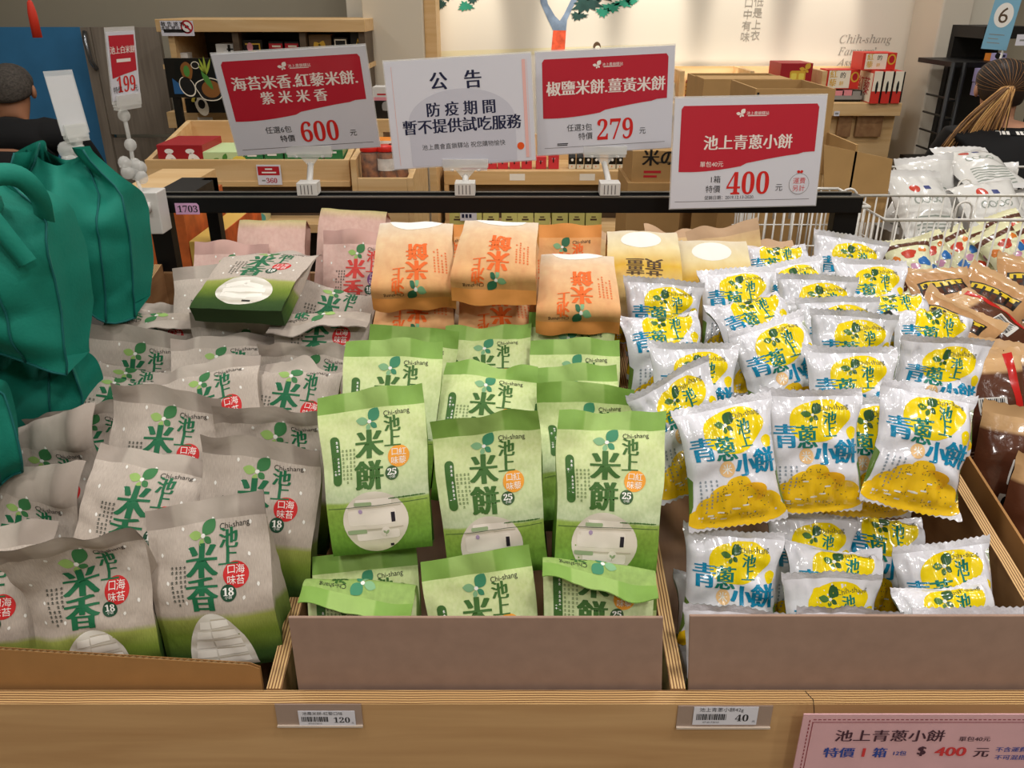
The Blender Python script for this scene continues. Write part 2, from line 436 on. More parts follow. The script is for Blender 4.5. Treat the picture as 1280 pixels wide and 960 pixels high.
def film_bag(name, W, H, T, mats, fin, seed, amp=.0035, bends=(), nu=32, nv=34, label=None, cat=None, group=None, sealv=.07, wrk=1.0, tip=0):
    """pillow bag of shiny film with serrated seals at both ends"""
    v = np.linspace(0, 1, nv + 1)[:, None]; u = np.linspace(-1, 1, nu + 1)[None, :]; one = np.ones_like(u)
    vb = np.clip((v - sealv) / (1 - 2 * sealv), 0, 1)
    prof = np.sin(PI * vb) ** .62
    th = T / 2 * prof * (1 - np.abs(u) ** 2.6) ** .62 + .0005
    hw = W / 2 * (1 - .13 * prof)
    r = random.Random(seed * 13 + 5); ph = [r.uniform(0, 6.3) for _ in range(4)]
    dist = np.minimum(vb, 1 - vb) * H
    wr = .0026 * wrk * np.exp(-dist / .022) * ss(0, .08, vb) * ss(0, .08, 1 - vb) * (np.sin(u * 17 + ph[0]) + .7 * np.sin(u * 29 + ph[1]))
    diag = .0022 * wrk * prof * np.sin(PI * np.clip(np.abs(u), 0, 1)) * np.sin(vb * 21 + np.sign(u) * 4 * u + ph[2])
    zz = v * H * one; teeth = np.where(np.arange(nu + 1) % 2 == 0, .0012, -.0012)
    zz[0] += teeth; zz[-1] += teeth
    zz = zz - .05 * H * (u ** 2) * (1 - vb) * (vb < .5) * 0 + tip * u * ss(.6, 1, v)
    lift = .010 * (np.abs(u) ** 3) * (ss(.9, 1, v) + ss(.9, 1, 1 - v)) * math.sin(seed * 2.1)
    front = np.stack([u * hw, -(th + wr + diag) + lift, zz], 2); back = np.stack([u * hw, th * .9 + wr * .6 + lift, zz], 2)
    front, back = [bend(crumple(q, seed, amp, 17), bends) for q in (front, back)]
    root = empty(name, label=label, cat=cat, group=group, link=False); KIDS[root.name] = []; COLL[root.name] = [front[1::2, ::2], back[1::2, ::2]]
    js = max(1, int(round(sealv * nv))); V = lambda a, b, n: [(i / n, j / nv) for j in range(a, b + 1) for i in range(n + 1)]
    mb = MB(); mb.grid(front[js:nv - js + 1], mats['front'], V(js, nv - js, nu)); mb.grid(back[js:nv - js + 1], mats['back'], V(js, nv - js, nu), flip=True)
    if fin: wrap(mb, fin, front, grid_normals(front), mats)
    mb.build('pouch', root, link=False)
    for a, b in ((nv - js, nv), (0, js)):
        sb = MB(); sb.grid(front[a:b + 1], mats['seal'], V(a, b, nu)); sb.grid(back[a:b + 1], mats['back'], V(a, b, nu), flip=True)
        sb.build('top_seal' if a else 'bottom_seal', root, link=False)
    root['H'] = H
    return root

# ------------------------------------------------------------------ packs: inks and papers
def ink(n, c, rough=.6, **k): return mat('ink_' + n, c, rough, **k)
GREY = dict(
    front=uv_bands('grey_bag_front', [(0, '#26401a'), (.12, '#334e1c'), (.26, '#6f842e'), (.36, '#9aa250'), (.395, '#bcafa3'), (1, '#c4b8ad')], .75, .35, 26, streak=7, bump=.30),
    side=uv_bands('grey_bag_side', [(0, '#1d2f14'), (.2, '#3c5a20'), (.36, '#7c8a44'), (.40, '#aa9d90'), (1, '#b4a79b')], .75, .2, 20, bump=.3),
    seal=uv_bands('grey_bag_seal', [(0, '#a69a90'), (.22, '#a69a90'), (.25, '#b8ada2'), (.75, '#b8ada2'), (.78, '#a69a90')], .75, .05, axis='X', bump=.3, wob=0),
    green=ink('deep_green', '#1c6b45'), mid=ink('leaf_green', '#3e7d4a'), lightg=ink('light_leaf', '#9bbf6a'), white=ink('white', '#f2f0ea'),
    red=ink('badge_red', '#cf2a2c'), dark=ink('dark_print', '#4d5148'), black=ink('black_print', '#22231f'), dkg=ink('badge_green', '#1f4a34'),
    win=uv_bands('window_film_grey', [(0, '#d8d3c6'), (.07, '#efece2'), (.1, '#cfc9ba'), (.17, '#f1eee6'), (.2, '#d3ccbd'), (.27, '#efebe2'), (.31, '#d6d0c2'), (.4, '#efece4')], .25, .2, 14, spec=.6, coat=.5),
    crk=ink('cracker_wrap', '#f3efe6', .3), crk2=ink('cracker_shade', '#c5bcab', .4))
GREY['back'] = GREY['side']; GREY['bottom'] = mat('grey_bag_bottom', '#2a3d1c', .75)
PINK = dict(GREY, front=uv_bands('pink_bag_front', [(0, '#a8a868'), (.05, '#c9b48c'), (.12, '#d4b0a4'), (1, '#dcbab0')], .75, .2, 20, bump=.3),
    side=mat('pink_bag_side', '#d3ada0', .75, bump=.3), seal=uv_bands('pink_bag_seal', [(0, '#c09a92'), (.25, '#c09a92'), (.3, '#d2aba1'), (.7, '#d2aba1'), (.75, '#c09a92')], .75, axis='X', wob=0),
    green=ink('print_red', '#d8433c'), red=ink('badge_purple', '#7a3f86'))
PINK['back'] = PINK['side']; PINK['bottom'] = mat('pink_bag_bottom', '#caa393', .75, bump=.3)
GREEN = dict(
    front=uv_bands('green_bag_front', [(0, '#456f20'), (.12, '#6b9634'), (.30, '#8dae48'), (.345, '#9ab456'), (.36, '#c2d0a8'), (.5, '#cad8a4'), (.8, '#d2dea0'), (1, '#bcd488')], .6, .35, 30, bump=.25),
    side=uv_bands('green_bag_side', [(0, '#2f5418'), (.3, '#628c30'), (.4, '#84a456'), (1, '#97b464')], .6, .3, 20, bump=.3),
    seal=uv_bands('green_bag_seal', [(0, '#82a94e'), (.24, '#82a94e'), (.26, '#9bbb68'), (.66, '#9bbb68'), (.68, '#82a94e')], .55, .1, axis='X', wob=0, bump=.25),
    green=ink('print_olive_green', '#3f6a2c'), mid=ink('mark_green', '#3f8a66'), lightg=ink('mark_light', '#84b486'), white=ink('white', '#f2f0ea'),
    red=ink('badge_orange', '#f0a134'), dark=ink('fine_print_green', '#7d9160'), black=ink('black_print', '#22231f'), dkg=ink('badge_dark_green', '#3a5a34'),
    win=uv_bands('window_film_green', [(0, '#c9c59a'), (.06, '#e2dcc0'), (.12, '#d9d2bd'), (.2, '#f0e6d9'), (.3, '#eee3d6'), (.36, '#d8cfc0'), (.45, '#e3dccb')], .22, .15, 6, spec=.6, coat=.5),
    crk=ink('cracker', '#f4eadf', .3), crk2=ink('cracker_dark', '#c9bfac', .4), ltgreen=ink('pack_tab', '#9fb48a', .4), purple=ink('pack_dot', '#b79fc4', .4), mush=ink('pack_mark', '#2b2630', .4))
GREEN['back'] = GREEN['side']; GREEN['bottom'] = mat('green_bag_bottom', '#5c7f2c', .6)
ORANGE = dict(GREEN, front=uv_bands('orange_bag_front', [(0, '#ddd0c2'), (.1, '#dcc9b0'), (.3, '#dfbf98'), (.6, '#e0b282'), (1, '#e09c58')], .7, .25, 9, bump=.35),
    side=uv_bands('orange_bag_side', [(0, '#c6a17a'), (.4, '#d8a066'), (1, '#e0944e')], .7, .2, 9, bump=.35), seal=mat('orange_bag_seal', '#e2974e', .65, bump=.3, bscale=25),
    green=ink('print_orange', '#ea6a24'), red=ink('print_orange', '#ea6a24'), dkg=ink('print_orange', '#ea6a24'), mid=ink('mark_green_deep', '#2f6a4a'))
ORANGE['back'] = ORANGE['side']; ORANGE['bottom'] = mat('orange_bag_bottom', '#dda862', .7, bump=.3)
KRAFT = dict(GREEN, front=uv_bands('kraft_bag_front', [(0, '#d9cdb6'), (.25, '#e8d8a8'), (.45, '#dcb040'), (.6, '#dfc07a'), (1, '#c9a98a')], .75, .25, 7, bump=.3),
    side=uv_bands('kraft_bag_side', [(0, '#a9762c'), (.5, '#b98a4a'), (1, '#b79a80')], .75, .15, 8, bump=.3), seal=mat('kraft_bag_seal', '#c0a080', .75, bump=.35, bscale=30),
    green=ink('print_brown', '#57422a'), red=ink('print_gold', '#e0aa2a'), mid=ink('print_brown', '#57422a'), lightg=ink('print_brown', '#57422a'))
KRAFT['back'] = KRAFT['side']; KRAFT['bottom'] = mat('kraft_bag_bottom', '#b08a5a', .75)
FILM = dict(front=mat('white_film', '#e6e6ee', .14, 0, .6, bump=.30, bscale=42, coat=1),
    seal=mat('white_film_seal', '#d6d5dc', .24, 0, .6, bump=.35, bscale=160, coat=.5),
    back=uv_bands('film_back', [(0, '#c8a020'), (.2, '#b4981e'), (.32, '#5d7a34'), (.55, '#7d9450'), (.8, '#99a87c'), (.93, '#b9c0b0'), (1, '#c6cac4')], .22, .3, 5, spec=.6, coat=.5, metal=.25, bump=.3, bscale=40),
    yel=ink('film_yellow', '#f2d60a', .22, coat=.6, bump=.2, bscale=38), gold=ink('film_gold', '#f5c718', .22, coat=.6, bump=.2, bscale=38), gold2=ink('film_gold_deep', '#efb41a', .22, coat=.6, bump=.2, bscale=38),
    blue=ink('film_teal_blue', '#0f86b0', .22, coat=.5), tgreen=ink('film_green', '#157a6c', .22, coat=.5), mid=ink('film_leaf', '#2f5a33', .25, coat=.5), lightg=ink('film_leaf_light', '#4f7a3c', .25, coat=.5),
    white=ink('film_white', '#f0efe8', .25, coat=.5), peach=ink('film_peach', '#efc48c', .25, coat=.5), dark=ink('film_dark', '#3d4a3a', .3), fine=ink('film_fine', '#7f8f9c', .3), edge=ink('film_edge_green', '#64803a', .22, coat=.5))

def fine_columns(s, x0, x1, ytop, n, size, m, lens):
    """columns of tiny printed characters, unreadable at this size"""
    r = random.Random(n * 7 + int(1000 * x0))
    for k in range(n):
        x = x1 - (x1 - x0) * k / max(n - 1, 1)
        for q in range(lens[k % len(lens)]):
            y = ytop - q * size * 1.35
            if r.random() < .1: continue
            s.poly([(x - size * .42, y), (x + size * .42, y), (x + size * .42, y + size * .2), (x - size * .42, y + size * .2)], m, 2)
            s.poly([(x - size * .1, y - size * .4), (x + size * .14, y - size * .4), (x + size * .14, y + size * .45), (x - size * .1, y + size * .45)], m, 2)
            s.poly([(x - size * .4, y - size * .42), (x + size * .4, y - size * .42), (x + size * .4, y - size * .26), (x - size * .4, y - size * .26)], m, 2)

def rice_print(W, H, main2, flavour, count, drops, pill, nu=28, nv=40, boldk=.055, orange=False):
    s = Sheet(); X = lambda a: (a - .5) * W; Y = lambda b: (1 - b) * H
    s.leaf_mark(X(.47), Y(.205), .33 * W / .155, 'mid', 'lightg', 'white')
    s.text(serif('Chi-shang'), X(.73), Y(.165), .062 * W, 'black', 0, 3, .08)
    s.text('池', X(.68), Y(.225), .155 * W, 'green', .04, 3); s.text('上', X(.68), Y(.315), .155 * W, 'green', .04, 3)
    s.text('米', X(.46), Y(.335), .27 * W, 'green', boldk, 3)
    s.text(main2, X(.45), Y(.515), .275 * W, 'green', boldk, 3)
    if orange:
        s.poly(ellipse(0, .0, .36 * W, .17 * H, 30), 'white', 1)
        s.items[-1] = (np.clip(s.items[-1][0], [-W, 0], [W, H]), s.items[-1][1], 'white', 1)
        fine_columns(s, X(.10), X(.24), Y(.33), 4, .028 * W, 'green', [8, 9, 7])
        return s.finish(nu, nv, W, H)
    s.poly(ellipse(X(.735), Y(.42), .098 * W, .098 * W, 24), 'red', 2)
    s.text(flavour[0] + '\u2009' + flavour[1] if 0 else flavour[0], X(.768), Y(.42), .072 * W, 'white', 0, 3, vertical=True); s.text(flavour[1], X(.70), Y(.42), .072 * W, 'white', 0, 3, vertical=True)
    s.poly(ellipse(X(.67), Y(.515), .062 * W, .062 * W, 22), 'dkg', 4)
    s.text(count, X(.67), Y(.508), .078 * W, 'white', .02, 5); s.text('小袋', X(.67), Y(.537), .028 * W, 'white', 0, 5)
    fine_columns(s, X(.20), X(.31), Y(.36), 4, .026 * W, 'dark', [5, 8, 9, 8])
    if pill:
        s.poly(rrect(X(.135), Y(.42), .085 * W, .29 * H, .04 * W), 'green', 2)
        fine_columns(s, X(.118), X(.152), Y(.31), 2, .026 * W, 'white', [9, 9])
        r = random.Random(3)
        for k in range(26):
            x = X(.62 + .35 * k / 26); s.poly(ellipse(x, Y(.662), .008 * W, .006 * W * (.6 + r.random()), 6), 'green', 2)
        s.poly([(X(.02), Y(.70)), (X(.98), Y(.69)), (X(.98), Y(.693)), (X(.02), Y(.703))], 'dkg', 2)
    if drops:
        r = random.Random(5)
        for (a, b) in ((.12, .30), (.3, .16), (.17, .45), (.85, .33), (.9, .5), (.55, .13), (.78, .56), (.3, .57), (.14, .56), (.86, .17), (.36, .28)):
            s.poly(leaf(X(a), Y(b), .035 * W, .011 * W, math.radians(70 + 40 * r.random())), 'white', 2)
    return s.finish(nu, nv, W, H)
def rice_window(W, H, kind, nu=28, nv=40):
    s = Sheet(); X = lambda a: (a - .5) * W; Y = lambda b: (1 - b) * H
    if kind == 'dome':
        pts = [(X(.5) + .29 * W * math.cos(a), Y(.985) + .36 * H * math.sin(a)) for a in np.linspace(0, PI, 26)]
        s.poly(pts, 'win', 0)
        for k in range(5):
            y = Y(.96) + k * .062 * H; hx = .29 * W * math.sqrt(max(.02, 1 - ((y + .03 * H - Y(.985)) / (.36 * H)) ** 2)) * .9
            s.poly([(X(.5) - hx * .1, y), (X(.5) + hx * .95, y + .012 * H), (X(.5) + hx * .9, y + .05 * H), (X(.5) - hx * .1, y + .045 * H)], 'crk', 2)
            s.poly([(X(.5) - hx * .95, y - .01 * H), (X(.5) - hx * .16, y - .004 * H), (X(.5) - hx * .16, y + .04 * H), (X(.5) - hx * .85, y + .036 * H)], 'crk', 2)
            s.poly([(X(.5) - hx * .1, y + .046 * H), (X(.5) + hx * .9, y + .051 * H), (X(.5) + hx * .9, y + .058 * H), (X(.5) - hx * .1, y + .054 * H)], 'crk2', 3)
    elif kind == 'disc':
        s.poly(ellipse(X(.5), Y(.79), .31 * W, .165 * H, 34), 'win', 0)
        for a_, b_, w_, h_, r_ in ((.40, .72, .26, .05, .3), (.58, .73, .22, .045, -.2), (.5, .79, .46, .05, .08), (.42, .86, .3, .045, -.1), (.62, .85, .2, .04, .2)):
            s.raw([(X(a_) + x * math.cos(r_) - y * math.sin(r_), Y(b_) + x * math.sin(r_) + y * math.cos(r_)) for x, y in rrect(0, 0, w_ * W, h_ * H, .012 * W)], [list(range(24))], 'crk', 1)
        s.poly(rrect(X(.58), Y(.915), .09 * W, .018 * H, .003 * W), 'black', 3)
    else:
        cx, cy, rx, ry = X(.47), Y(.80), .315 * W, .19 * H
        s.poly(ellipse(cx, cy, rx, ry, 34), 'win', 0)
        s.poly(rrect(cx - .03 * W, cy + .03 * H, .46 * W, .095 * H, .03 * W), 'crk', 1); s.poly(rrect(cx + .01 * W, cy - .085 * H, .42 * W, .055 * H, .02 * W), 'crk', 1)
        s.poly(rrect(cx, cy + .125 * H, .34 * W, .04 * H, .015 * W), 'crk', 1)
        s.poly(rrect(cx, cy - .045 * H, .52 * W, .008 * H, .002 * W), 'crk2', 2); s.poly(rrect(cx, cy + .095 * H, .50 * W, .008 * H, .002 * W), 'crk2', 2)
        s.poly(rrect(cx - .19 * W, cy - .055 * H, .19 * W, .026 * H, .012 * W), 'ltgreen', 3); s.poly(rrect(cx - .10 * W, cy + .118 * H, .17 * W, .022 * H, .01 * W), 'ltgreen', 3)
        s.poly(ellipse(cx - .13 * W, cy + .072 * H, .020 * W, .014 * H, 12), 'purple', 3); s.poly(rrect(cx + .17 * W, cy + .022 * H, .036 * W, .062 * H, .003 * W), 'mush', 3)
        s.poly(ellipse(cx + .09 * W, cy - .065 * H, .045 * W, .03 * H, 18), 'crk', 3); s.poly(leaf(cx + .09 * W, cy - .082 * H, .05 * W, .012 * W, .9), 'ltgreen', 4); s.poly(leaf(cx + .09 * W, cy - .075 * H, .035 * W, .010 * W, 2.3), 'ltgreen', 4); s.poly(rrect(cx + .09 * W, cy - .085 * H, .004 * W, .02 * H, .001 * W), 'ltgreen', 4)
        s.poly(rrect(cx + .14 * W, cy - .155 * H, .035 * W, .016 * H, .004 * W), 'mush', 3)
    return s.finish(nu, nv, W, H)
def film_print(W, H, nu=32, nv=34):
    s = Sheet(); X = lambda a: (a - .5) * W; Y = lambda b: (1 - b) * H
    s.poly(ellipse(X(.54), Y(.245), .335 * W, .165 * H, 34, .18, .03, 1.2), 'yel', 0)
    s.poly(ellipse(X(.90), Y(.355), .055 * W, .05 * H, 18, 0, .05), 'yel', 0)
    s.leaf_mark(X(.47), Y(.20), .27 * W / .13, 'mid', 'lightg', 'white', 2)
    s.text(serif('Chih-shang'), X(.70), Y(.145), .072 * W, 'dark', 0, 2, .05)
    s.text('池', X(.655), Y(.225), .15 * W, 'tgreen', .035, 2); s.text('上', X(.655), Y(.32), .15 * W, 'tgreen', .035, 2)
    s.text('青', X(.18), Y(.365), .245 * W, 'blue', .05, 3); s.text('蔥', X(.405), Y(.372), .25 * W, 'tgreen', .036, 3)
    s.text('小', X(.60), Y(.505), .235 * W, 'blue', .06, 3); s.text('餅', X(.825), Y(.495), .26 * W, 'blue', .045, 3)
    s.poly(ellipse(X(.395), Y(.525), .078 * W, .078 * W, 20), 'peach', 1); s.text('米', X(.395), Y(.525), .10 * W, 'white', .02, 2)
    fine_columns(s, X(.12), X(.28), Y(.61), 4, .027 * W, 'fine', [6, 8, 9, 7])
    r = random.Random(11)
    for (a, b, rx, ry) in ((.5, .66, .135, .075), (.36, .73, .16, .085), (.64, .73, .16, .08), (.5, .76, .2, .09), (.24, .82, .18, .09), (.78, .82, .18, .09), (.5, .85, .26, .09), (.15, .90, .17, .08), (.86, .90, .14, .08), (.4, .93, .25, .07), (.66, .93, .25, .07)):
        s.poly(ellipse(X(a), Y(b), rx * W, ry * H, 22, 0, .03, 9 * a), 'gold' if r.random() < .8 else 'gold2', 1 + .2 * len(s.items) % 1)
    for k in range(60):
        b = .63 + .33 * r.random(); hw = .08 + (b - .6) * 1.05; a = .5 + (2 * r.random() - 1) * min(hw, .42)
        s.poly(leaf(X(a), Y(b), .022 * W, .004 * W, r.uniform(0, 3.1), 3), 'dark', 3)
    for k in range(9):
        b = .72 + .22 * r.random(); a = .5 + (2 * r.random() - 1) * .3
        s.poly(rrect(X(a), Y(b), .06 * W, .012 * H, .003 * W), 'white', 3)
    for sg in (-1, 1):
        s.poly([(sg * .5 * W, .10 * H), (sg * .5 * W, .44 * H), (sg * .455 * W, .40 * H), (sg * .468 * W, .2 * H)][::sg], 'edge', 1)
    return s.finish(nu, nv, W, H)

GW, GH = .158, .215
G_FIN = rice_print(GW, GH, '香', ('海苔', '口味'), serif('18'), True, False); G_WIN = rice_window(GW, GH, 'dome'); G_RND = rice_window(GW, GH, 'disc')
NW, NH = .138, .208
N_FIN = rice_print(NW, NH, '餅', ('紅藜', '口味'), serif('25'), False, True); N_WIN = rice_window(NW, NH, 'round')
WW, WH = .134, .166
W_FIN = film_print(WW, WH)
P_FIN = rice_print(.135, .20, '香', ('紫米', '口味'), serif('18'), True, False)
O_FIN = rice_print(.132, .19, '餅', ('', ''), '', False, False, orange=True)
sK = Sheet(); sK.poly(ellipse(0.004, .026, .038, .02, 24), 'white', 1); sK.text('黃薑', .0, .085, .034, 'green', .03, 2); sK.text('米', -.01, .12, .03, 'green', .03, 2); K_FIN = sK.finish(28, 40, .135, .19)

PROTO = {
 'grey': [paper_bag('rice_puff_bag', GW, GH, .052, GREY, G_FIN, G_WIN, sd, am, bd, tip=tp) for sd, am, bd, tp in (
    (1, .0060, [(.165, 22, .03, .1)], .006), (2, .0055, [(.17, -18, .03, -.08)], -.004), (3, .0085, [(.15, 48, .03, -.25)], .008),
    (4, .0090, [(.13, -38, .04, .28)], -.010), (5, .0080, [(.155, 65, .025, .12), (.19, -40, .02, 0)], .0), (6, .0065, [(.175, 95, .02, .0)], .0))] + [paper_bag('rice_puff_bag', GW, GH, .05, GREY, G_FIN, None, 7, .007, [(.14, -118, .03, .08)], backprint=True, anchor=.165)] + [paper_bag('rice_puff_bag', GW, GH, .056, GREY, G_FIN, G_WIN, sd, am, bd, tip=tp) for sd, am, bd, tp in (
    (8, .0090, [(.12, 30, .05, .3), (.18, 50, .02, -.2)], -.008), (9, .0095, [(.14, -30, .05, -.35), (.185, 60, .02, .1)], .012), (10, .0085, [(.125, 40, .06, -.12)], .004), (12, .0095, [(.15, -55, .035, .3)], -.012))] + [paper_bag('rice_puff_bag', GW, GH, .06, GREY, G_FIN, G_RND, 17, .006, [(.15, 40, .04, .1)])],
 'green': [paper_bag('rice_cracker_bag', NW, NH, .048, GREEN, N_FIN, N_WIN, sd, am, bd, tip=tp) for sd, am, bd, tp in (
    (11, .0042, [(.165, 14, .03, .08)], .004), (12, .005, [(.16, -18, .03, -.15)], .004), (13, .0055, [(.16, 38, .02, .35)], -.006), (14, .007, [(.15, 28, .04, -.2)], .004), (15, .008, [(.14, -45, .03, .15)], -.006))] + [paper_bag('rice_cracker_bag', NW, NH, .044, GREEN, N_FIN, None, 16, .004, [(.145, -118, .025, -.1)], backprint=True, anchor=.165)],
 'white': [film_bag('scallion_cracker_bag', WW, WH, .044, FILM, W_FIN, sd, am, bd, wrk=w, tip=tp) for sd, am, bd, w, tp in (
    (21, .0042, [(.12, 14, .04, .2)], 1.4, .005), (22, .005, [(.13, -20, .03, -.1)], 1.7, -.004), (23, .006, [(.10, 28, .05, -.3)], 1.8, .003), (24, .006, [(.115, -34, .04, .25)], 1.7, .006), (25, .0065, [(.13, 60, .02, .15)], 1.7, -.004), (26, .006, [(.09, 35, .06, .1), (.14, 30, .02, -.2)], 1.9, .004), (27, .006, [(.11, -28, .05, -.3)], 1.8, -.008))],
 'pink': [paper_bag('purple_rice_puff_bag', .135, .20, .05, PINK, P_FIN, None, sd, .004, bd) for sd, bd in ((31, [(.17, 20, .03, 0)]), (32, [(.15, 70, .02, .1)]))],
 'orange': [paper_bag('yolk_cracker_bag', .132, .19, .05, ORANGE, O_FIN, None, sd, .0035, bd) for sd, bd in ((41, [(.142, 88, .012, 0)]), (42, [(.138, 80, .012, .06)]), (43, [(.15, 25, .03, .3)]))],
 'kraft': [paper_bag('turmeric_cracker_bag', .135, .19, .05, KRAFT, K_FIN, None, sd, .005, bd) for sd, bd in ((51, [(.15, 35, .03, .2)]), (52, [(.14, 60, .02, -.3)]))],
}
OV = {0: (0, 9, 1, 0), 1: (0, 9, 1, 0), 2: (0, 10, 1, 0), 3: (0.06, 18, 0.63, -0.01), 4: (-0.002, 18, 0.86, 0.001), 5: (-0.004, 15, 0.7, 0.015), 6: (-0.004, 15.2, 0.81, -0.002), 7: (-0.004, 18, 0.88, -0.013), 8: (-0.004, 18, 0.7, 0.013), 9: (0.016, 14.9, 0.5, -0.002), 10: (0.059, 32, 0.64, -0.002), 11: (-0.004, 26.8, 0.5, -0.015), 12: (0.013, 27.8, 0.5, 0.015), 13: (0.005, 21.6, 0.5, 0.001), 14: (0.027, 16.1, 0.5, -0.001), 15: (0.01, 18.4, 0.65, -0.004), 16: (0.001, 32, 0.5, -0.007), 17: (0.032, 17.2, 0.5, -0.012), 18: (0.002, 12.8, 0.5, 0.005), 19: (-0.001, 22.2, 0.58, 0.001), 20: (0.034, 32, 0.5, -0.015), 21: (0.034, 54.2, 0.5, 0.008), 22: (0.071, 27.8, 1, 0.015), 23: (0, 28.4, 0.68, 0.006), 24: (-0.004, 74, 0.5, 0), 25: (0, 14, 1, 0), 26: (0, 34, 1, 0), 27: (0, 36, 1, 0), 28: (-0.02, 26.2, 0.65, -0.001), 29: (0.002, 22.4, 1, -0.001), 30: (0.001, 15.1, 1, 0), 31: (0.001, 20.8, 0.94, 0), 32: (0, 26.1, 1, 0), 33: (-0.001, 32, 1, -0), 34: (0.016, 26.2, 0.78, -0.013), 35: (0.001, 32, 1, 0), 36: (0.001, 16.5, 0.77, 0.003), 37: (-0.001, 23, 1, 0.005), 38: (0.007, 28.2, 1, -0), 39: (0.022, 55, 1, 0.01), 40: (0.061, 16.1, 0.92, 0.003), 41: (0.001, 17.5, 1, -0.002), 42: (-0.01, 14.8, 0.95, -0.008), 43: (-0.005, 19.2, 0.69, -0.001), 44: (0.022, 14.7, 0.65, -0.001), 45: (-0.01, 3.9, 0.52, 0.014), 46: (0.039, 3.4, 1, -0.015), 47: (0.006, 71.6, 0.98, -0.015), 48: (0, 78, 1, 0), 49: (-0.005, 79.3, 1, 0.008), 50: (0.002, 77.2, 1, 0.001), 51: (-0.002, 79.2, 0.94, 0.015), 52: (-0.002, 6.1, 0.98, 0), 53: (-0, 3, 1, -0.009), 54: (0.014, 3, 1, 0), 55: (-0.01, 54.8, 0.89, 0.001), 56: (-0.03, 48, 0.5, 0.006), 57: (0.031, 17.9, 0.5, 0), 58: (0.068, 12.8, 1, 0), 59: (-0.002, 16, 0.5, -0.005), 60: (0.054, 17.3, 1, 0.001), 61: (-0.001, 26.6, 1, -0), 62: (0.001, 22.5, 1, -0.007), 63: (0, 25.4, 1, 0), 64: (0, 24.7, 1, 0), 65: (0, 31.7, 1, 0), 66: (0, 25.4, 1, 0), 67: (0, 24, 1, 0), 68: (-0.002, 27.2, 1, 0), 69: (0, 26.1, 1, 0), 70: (0.016, 27.4, 0.89, -0.001), 71: (-0.001, 26.3, 1, 0.002), 72: (-0, 32, 1, -0), 73: (-0, 25.2, 1, -0.001), 74: (0, 27.5, 1, 0), 75: (0.046, 30.5, 0.5, -0), 76: (0.014, 29.3, 0.85, 0), 77: (0.024, 32, 0.5, -0.001), 78: (-0.003, 32, 1, -0.001), 79: (-0.033, 32, 1, 0), 80: (0.001, 27.7, 1, -0.002), 81: (0.001, 32, 1, 0.002), 82: (0.002, 22.8, 0.73, -0.002), 83: (0.001, 30, 1, -0.002), 84: (-0, 30.9, 1, -0.002), 85: (-0.002, 32, 1, 0.012), 86: (-0.009, 32, 0.9, 0.001), 87: (-0.006, 22.5, 1, -0.001), 88: (0.076, 20.4, 1, 0.015), 89: (-0.002, 20.1, 0.71, 0.012), 90: (0.029, 24.9, 0.84, 0.001), 91: (0.007, 19, 0.83, 0), 92: (-0.014, 18.4, 0.5, 0.001), 93: (0.026, 20.4, 1, -0.001), 94: (0, 18.7, 0.79, 0), 95: (-0.004, 18.1, 0.87, -0.001), 96: (0, 16.6, 0.91, 0.001), 97: (0.049, 23.9, 1, 0.001), 98: (-0.01, 22, 0.5, 0.014), 99: (0.016, 40.2, 1, -0.003), 100: (0, 40, 1, 0), 101: (0.09, 38, 0.96, -0), 102: (0, 40, 1, 0), 103: (0.012, 38.3, 0.81, -0.001), 104: (0, 45, 1, 0), 105: (0.014, 38.8, 0.88, 0.035), 106: (-0.075, 48.5, 1, 0.002), 107: (-0.001, 24.2, 0.79, -0.011), 108: (-0.008, 73.9, 1, 0.001), 109: (0.14, 23.4, 1, -0.029), 110: (0.093, 52.3, 1, 0.002), 111: (-0.1, 49.7, 1, 0.002), 112: (-0.1, 52.2, 0.76, 0.001), 113: (0.013, 17.3, 1, 0.004), 114: (-0.023, 11.7, 0.45, -0.003), 115: (0.018, 5, 0.82, -0.03), 116: (-0.003, 55.3, 0.91, 0.003), 117: (0.035, 50, 1, -0), 118: (-0.048, 56.5, 1, -0.019), 119: (0, 48, 1, 0), 120: (0, 58, 1, 0), 121: (-0.03, 28.1, 0.51, 0.025), 122: (-0.017, 31.5, 0.87, 0.017), 123: (0.013, 20.7, 0.79, 0.06), 124: (0.022, 14.1, 1, 0)}
PL = []
def place(kind, var, tx, ty, h, lean, roll, yaw, label, cat, group, pos=None):
    p = PROTO[kind][var % len(PROTO[kind])]
    P = pos if pos is not None else on_pile(tx, ty, h); sy = 1.0; base = (P.copy(), lean)
    if len(PL) in OV:                               # settled so that neighbours press together instead of crossing
        sh, lean, sy, dx = OV[len(PL)]; d = (P - Vector((0, 0, CAM_Z))).normalized(); P = P + d * sh + Vector((dx, 0, 0))
    R = Matrix.Rotation(math.radians(yaw), 4, 'Z') @ Matrix.Rotation(-math.radians(lean), 4, 'X') @ Matrix.Rotation(-math.radians(roll), 4, 'Y')
    A = Vector((0, 0, p['H'] * .98)) if abs(roll) < 90 else Vector((0, 0, 0))
    o = copy_tree(p); o.matrix_world = Matrix.Translation(P - (R @ A)) @ R @ Matrix.Diagonal((1, sy, 1, 1))
    PL.append((o, p.name, base, roll, yaw, A, kind))
    if 'H' in o: del o['H']
    return tag(o, label, cat, group)
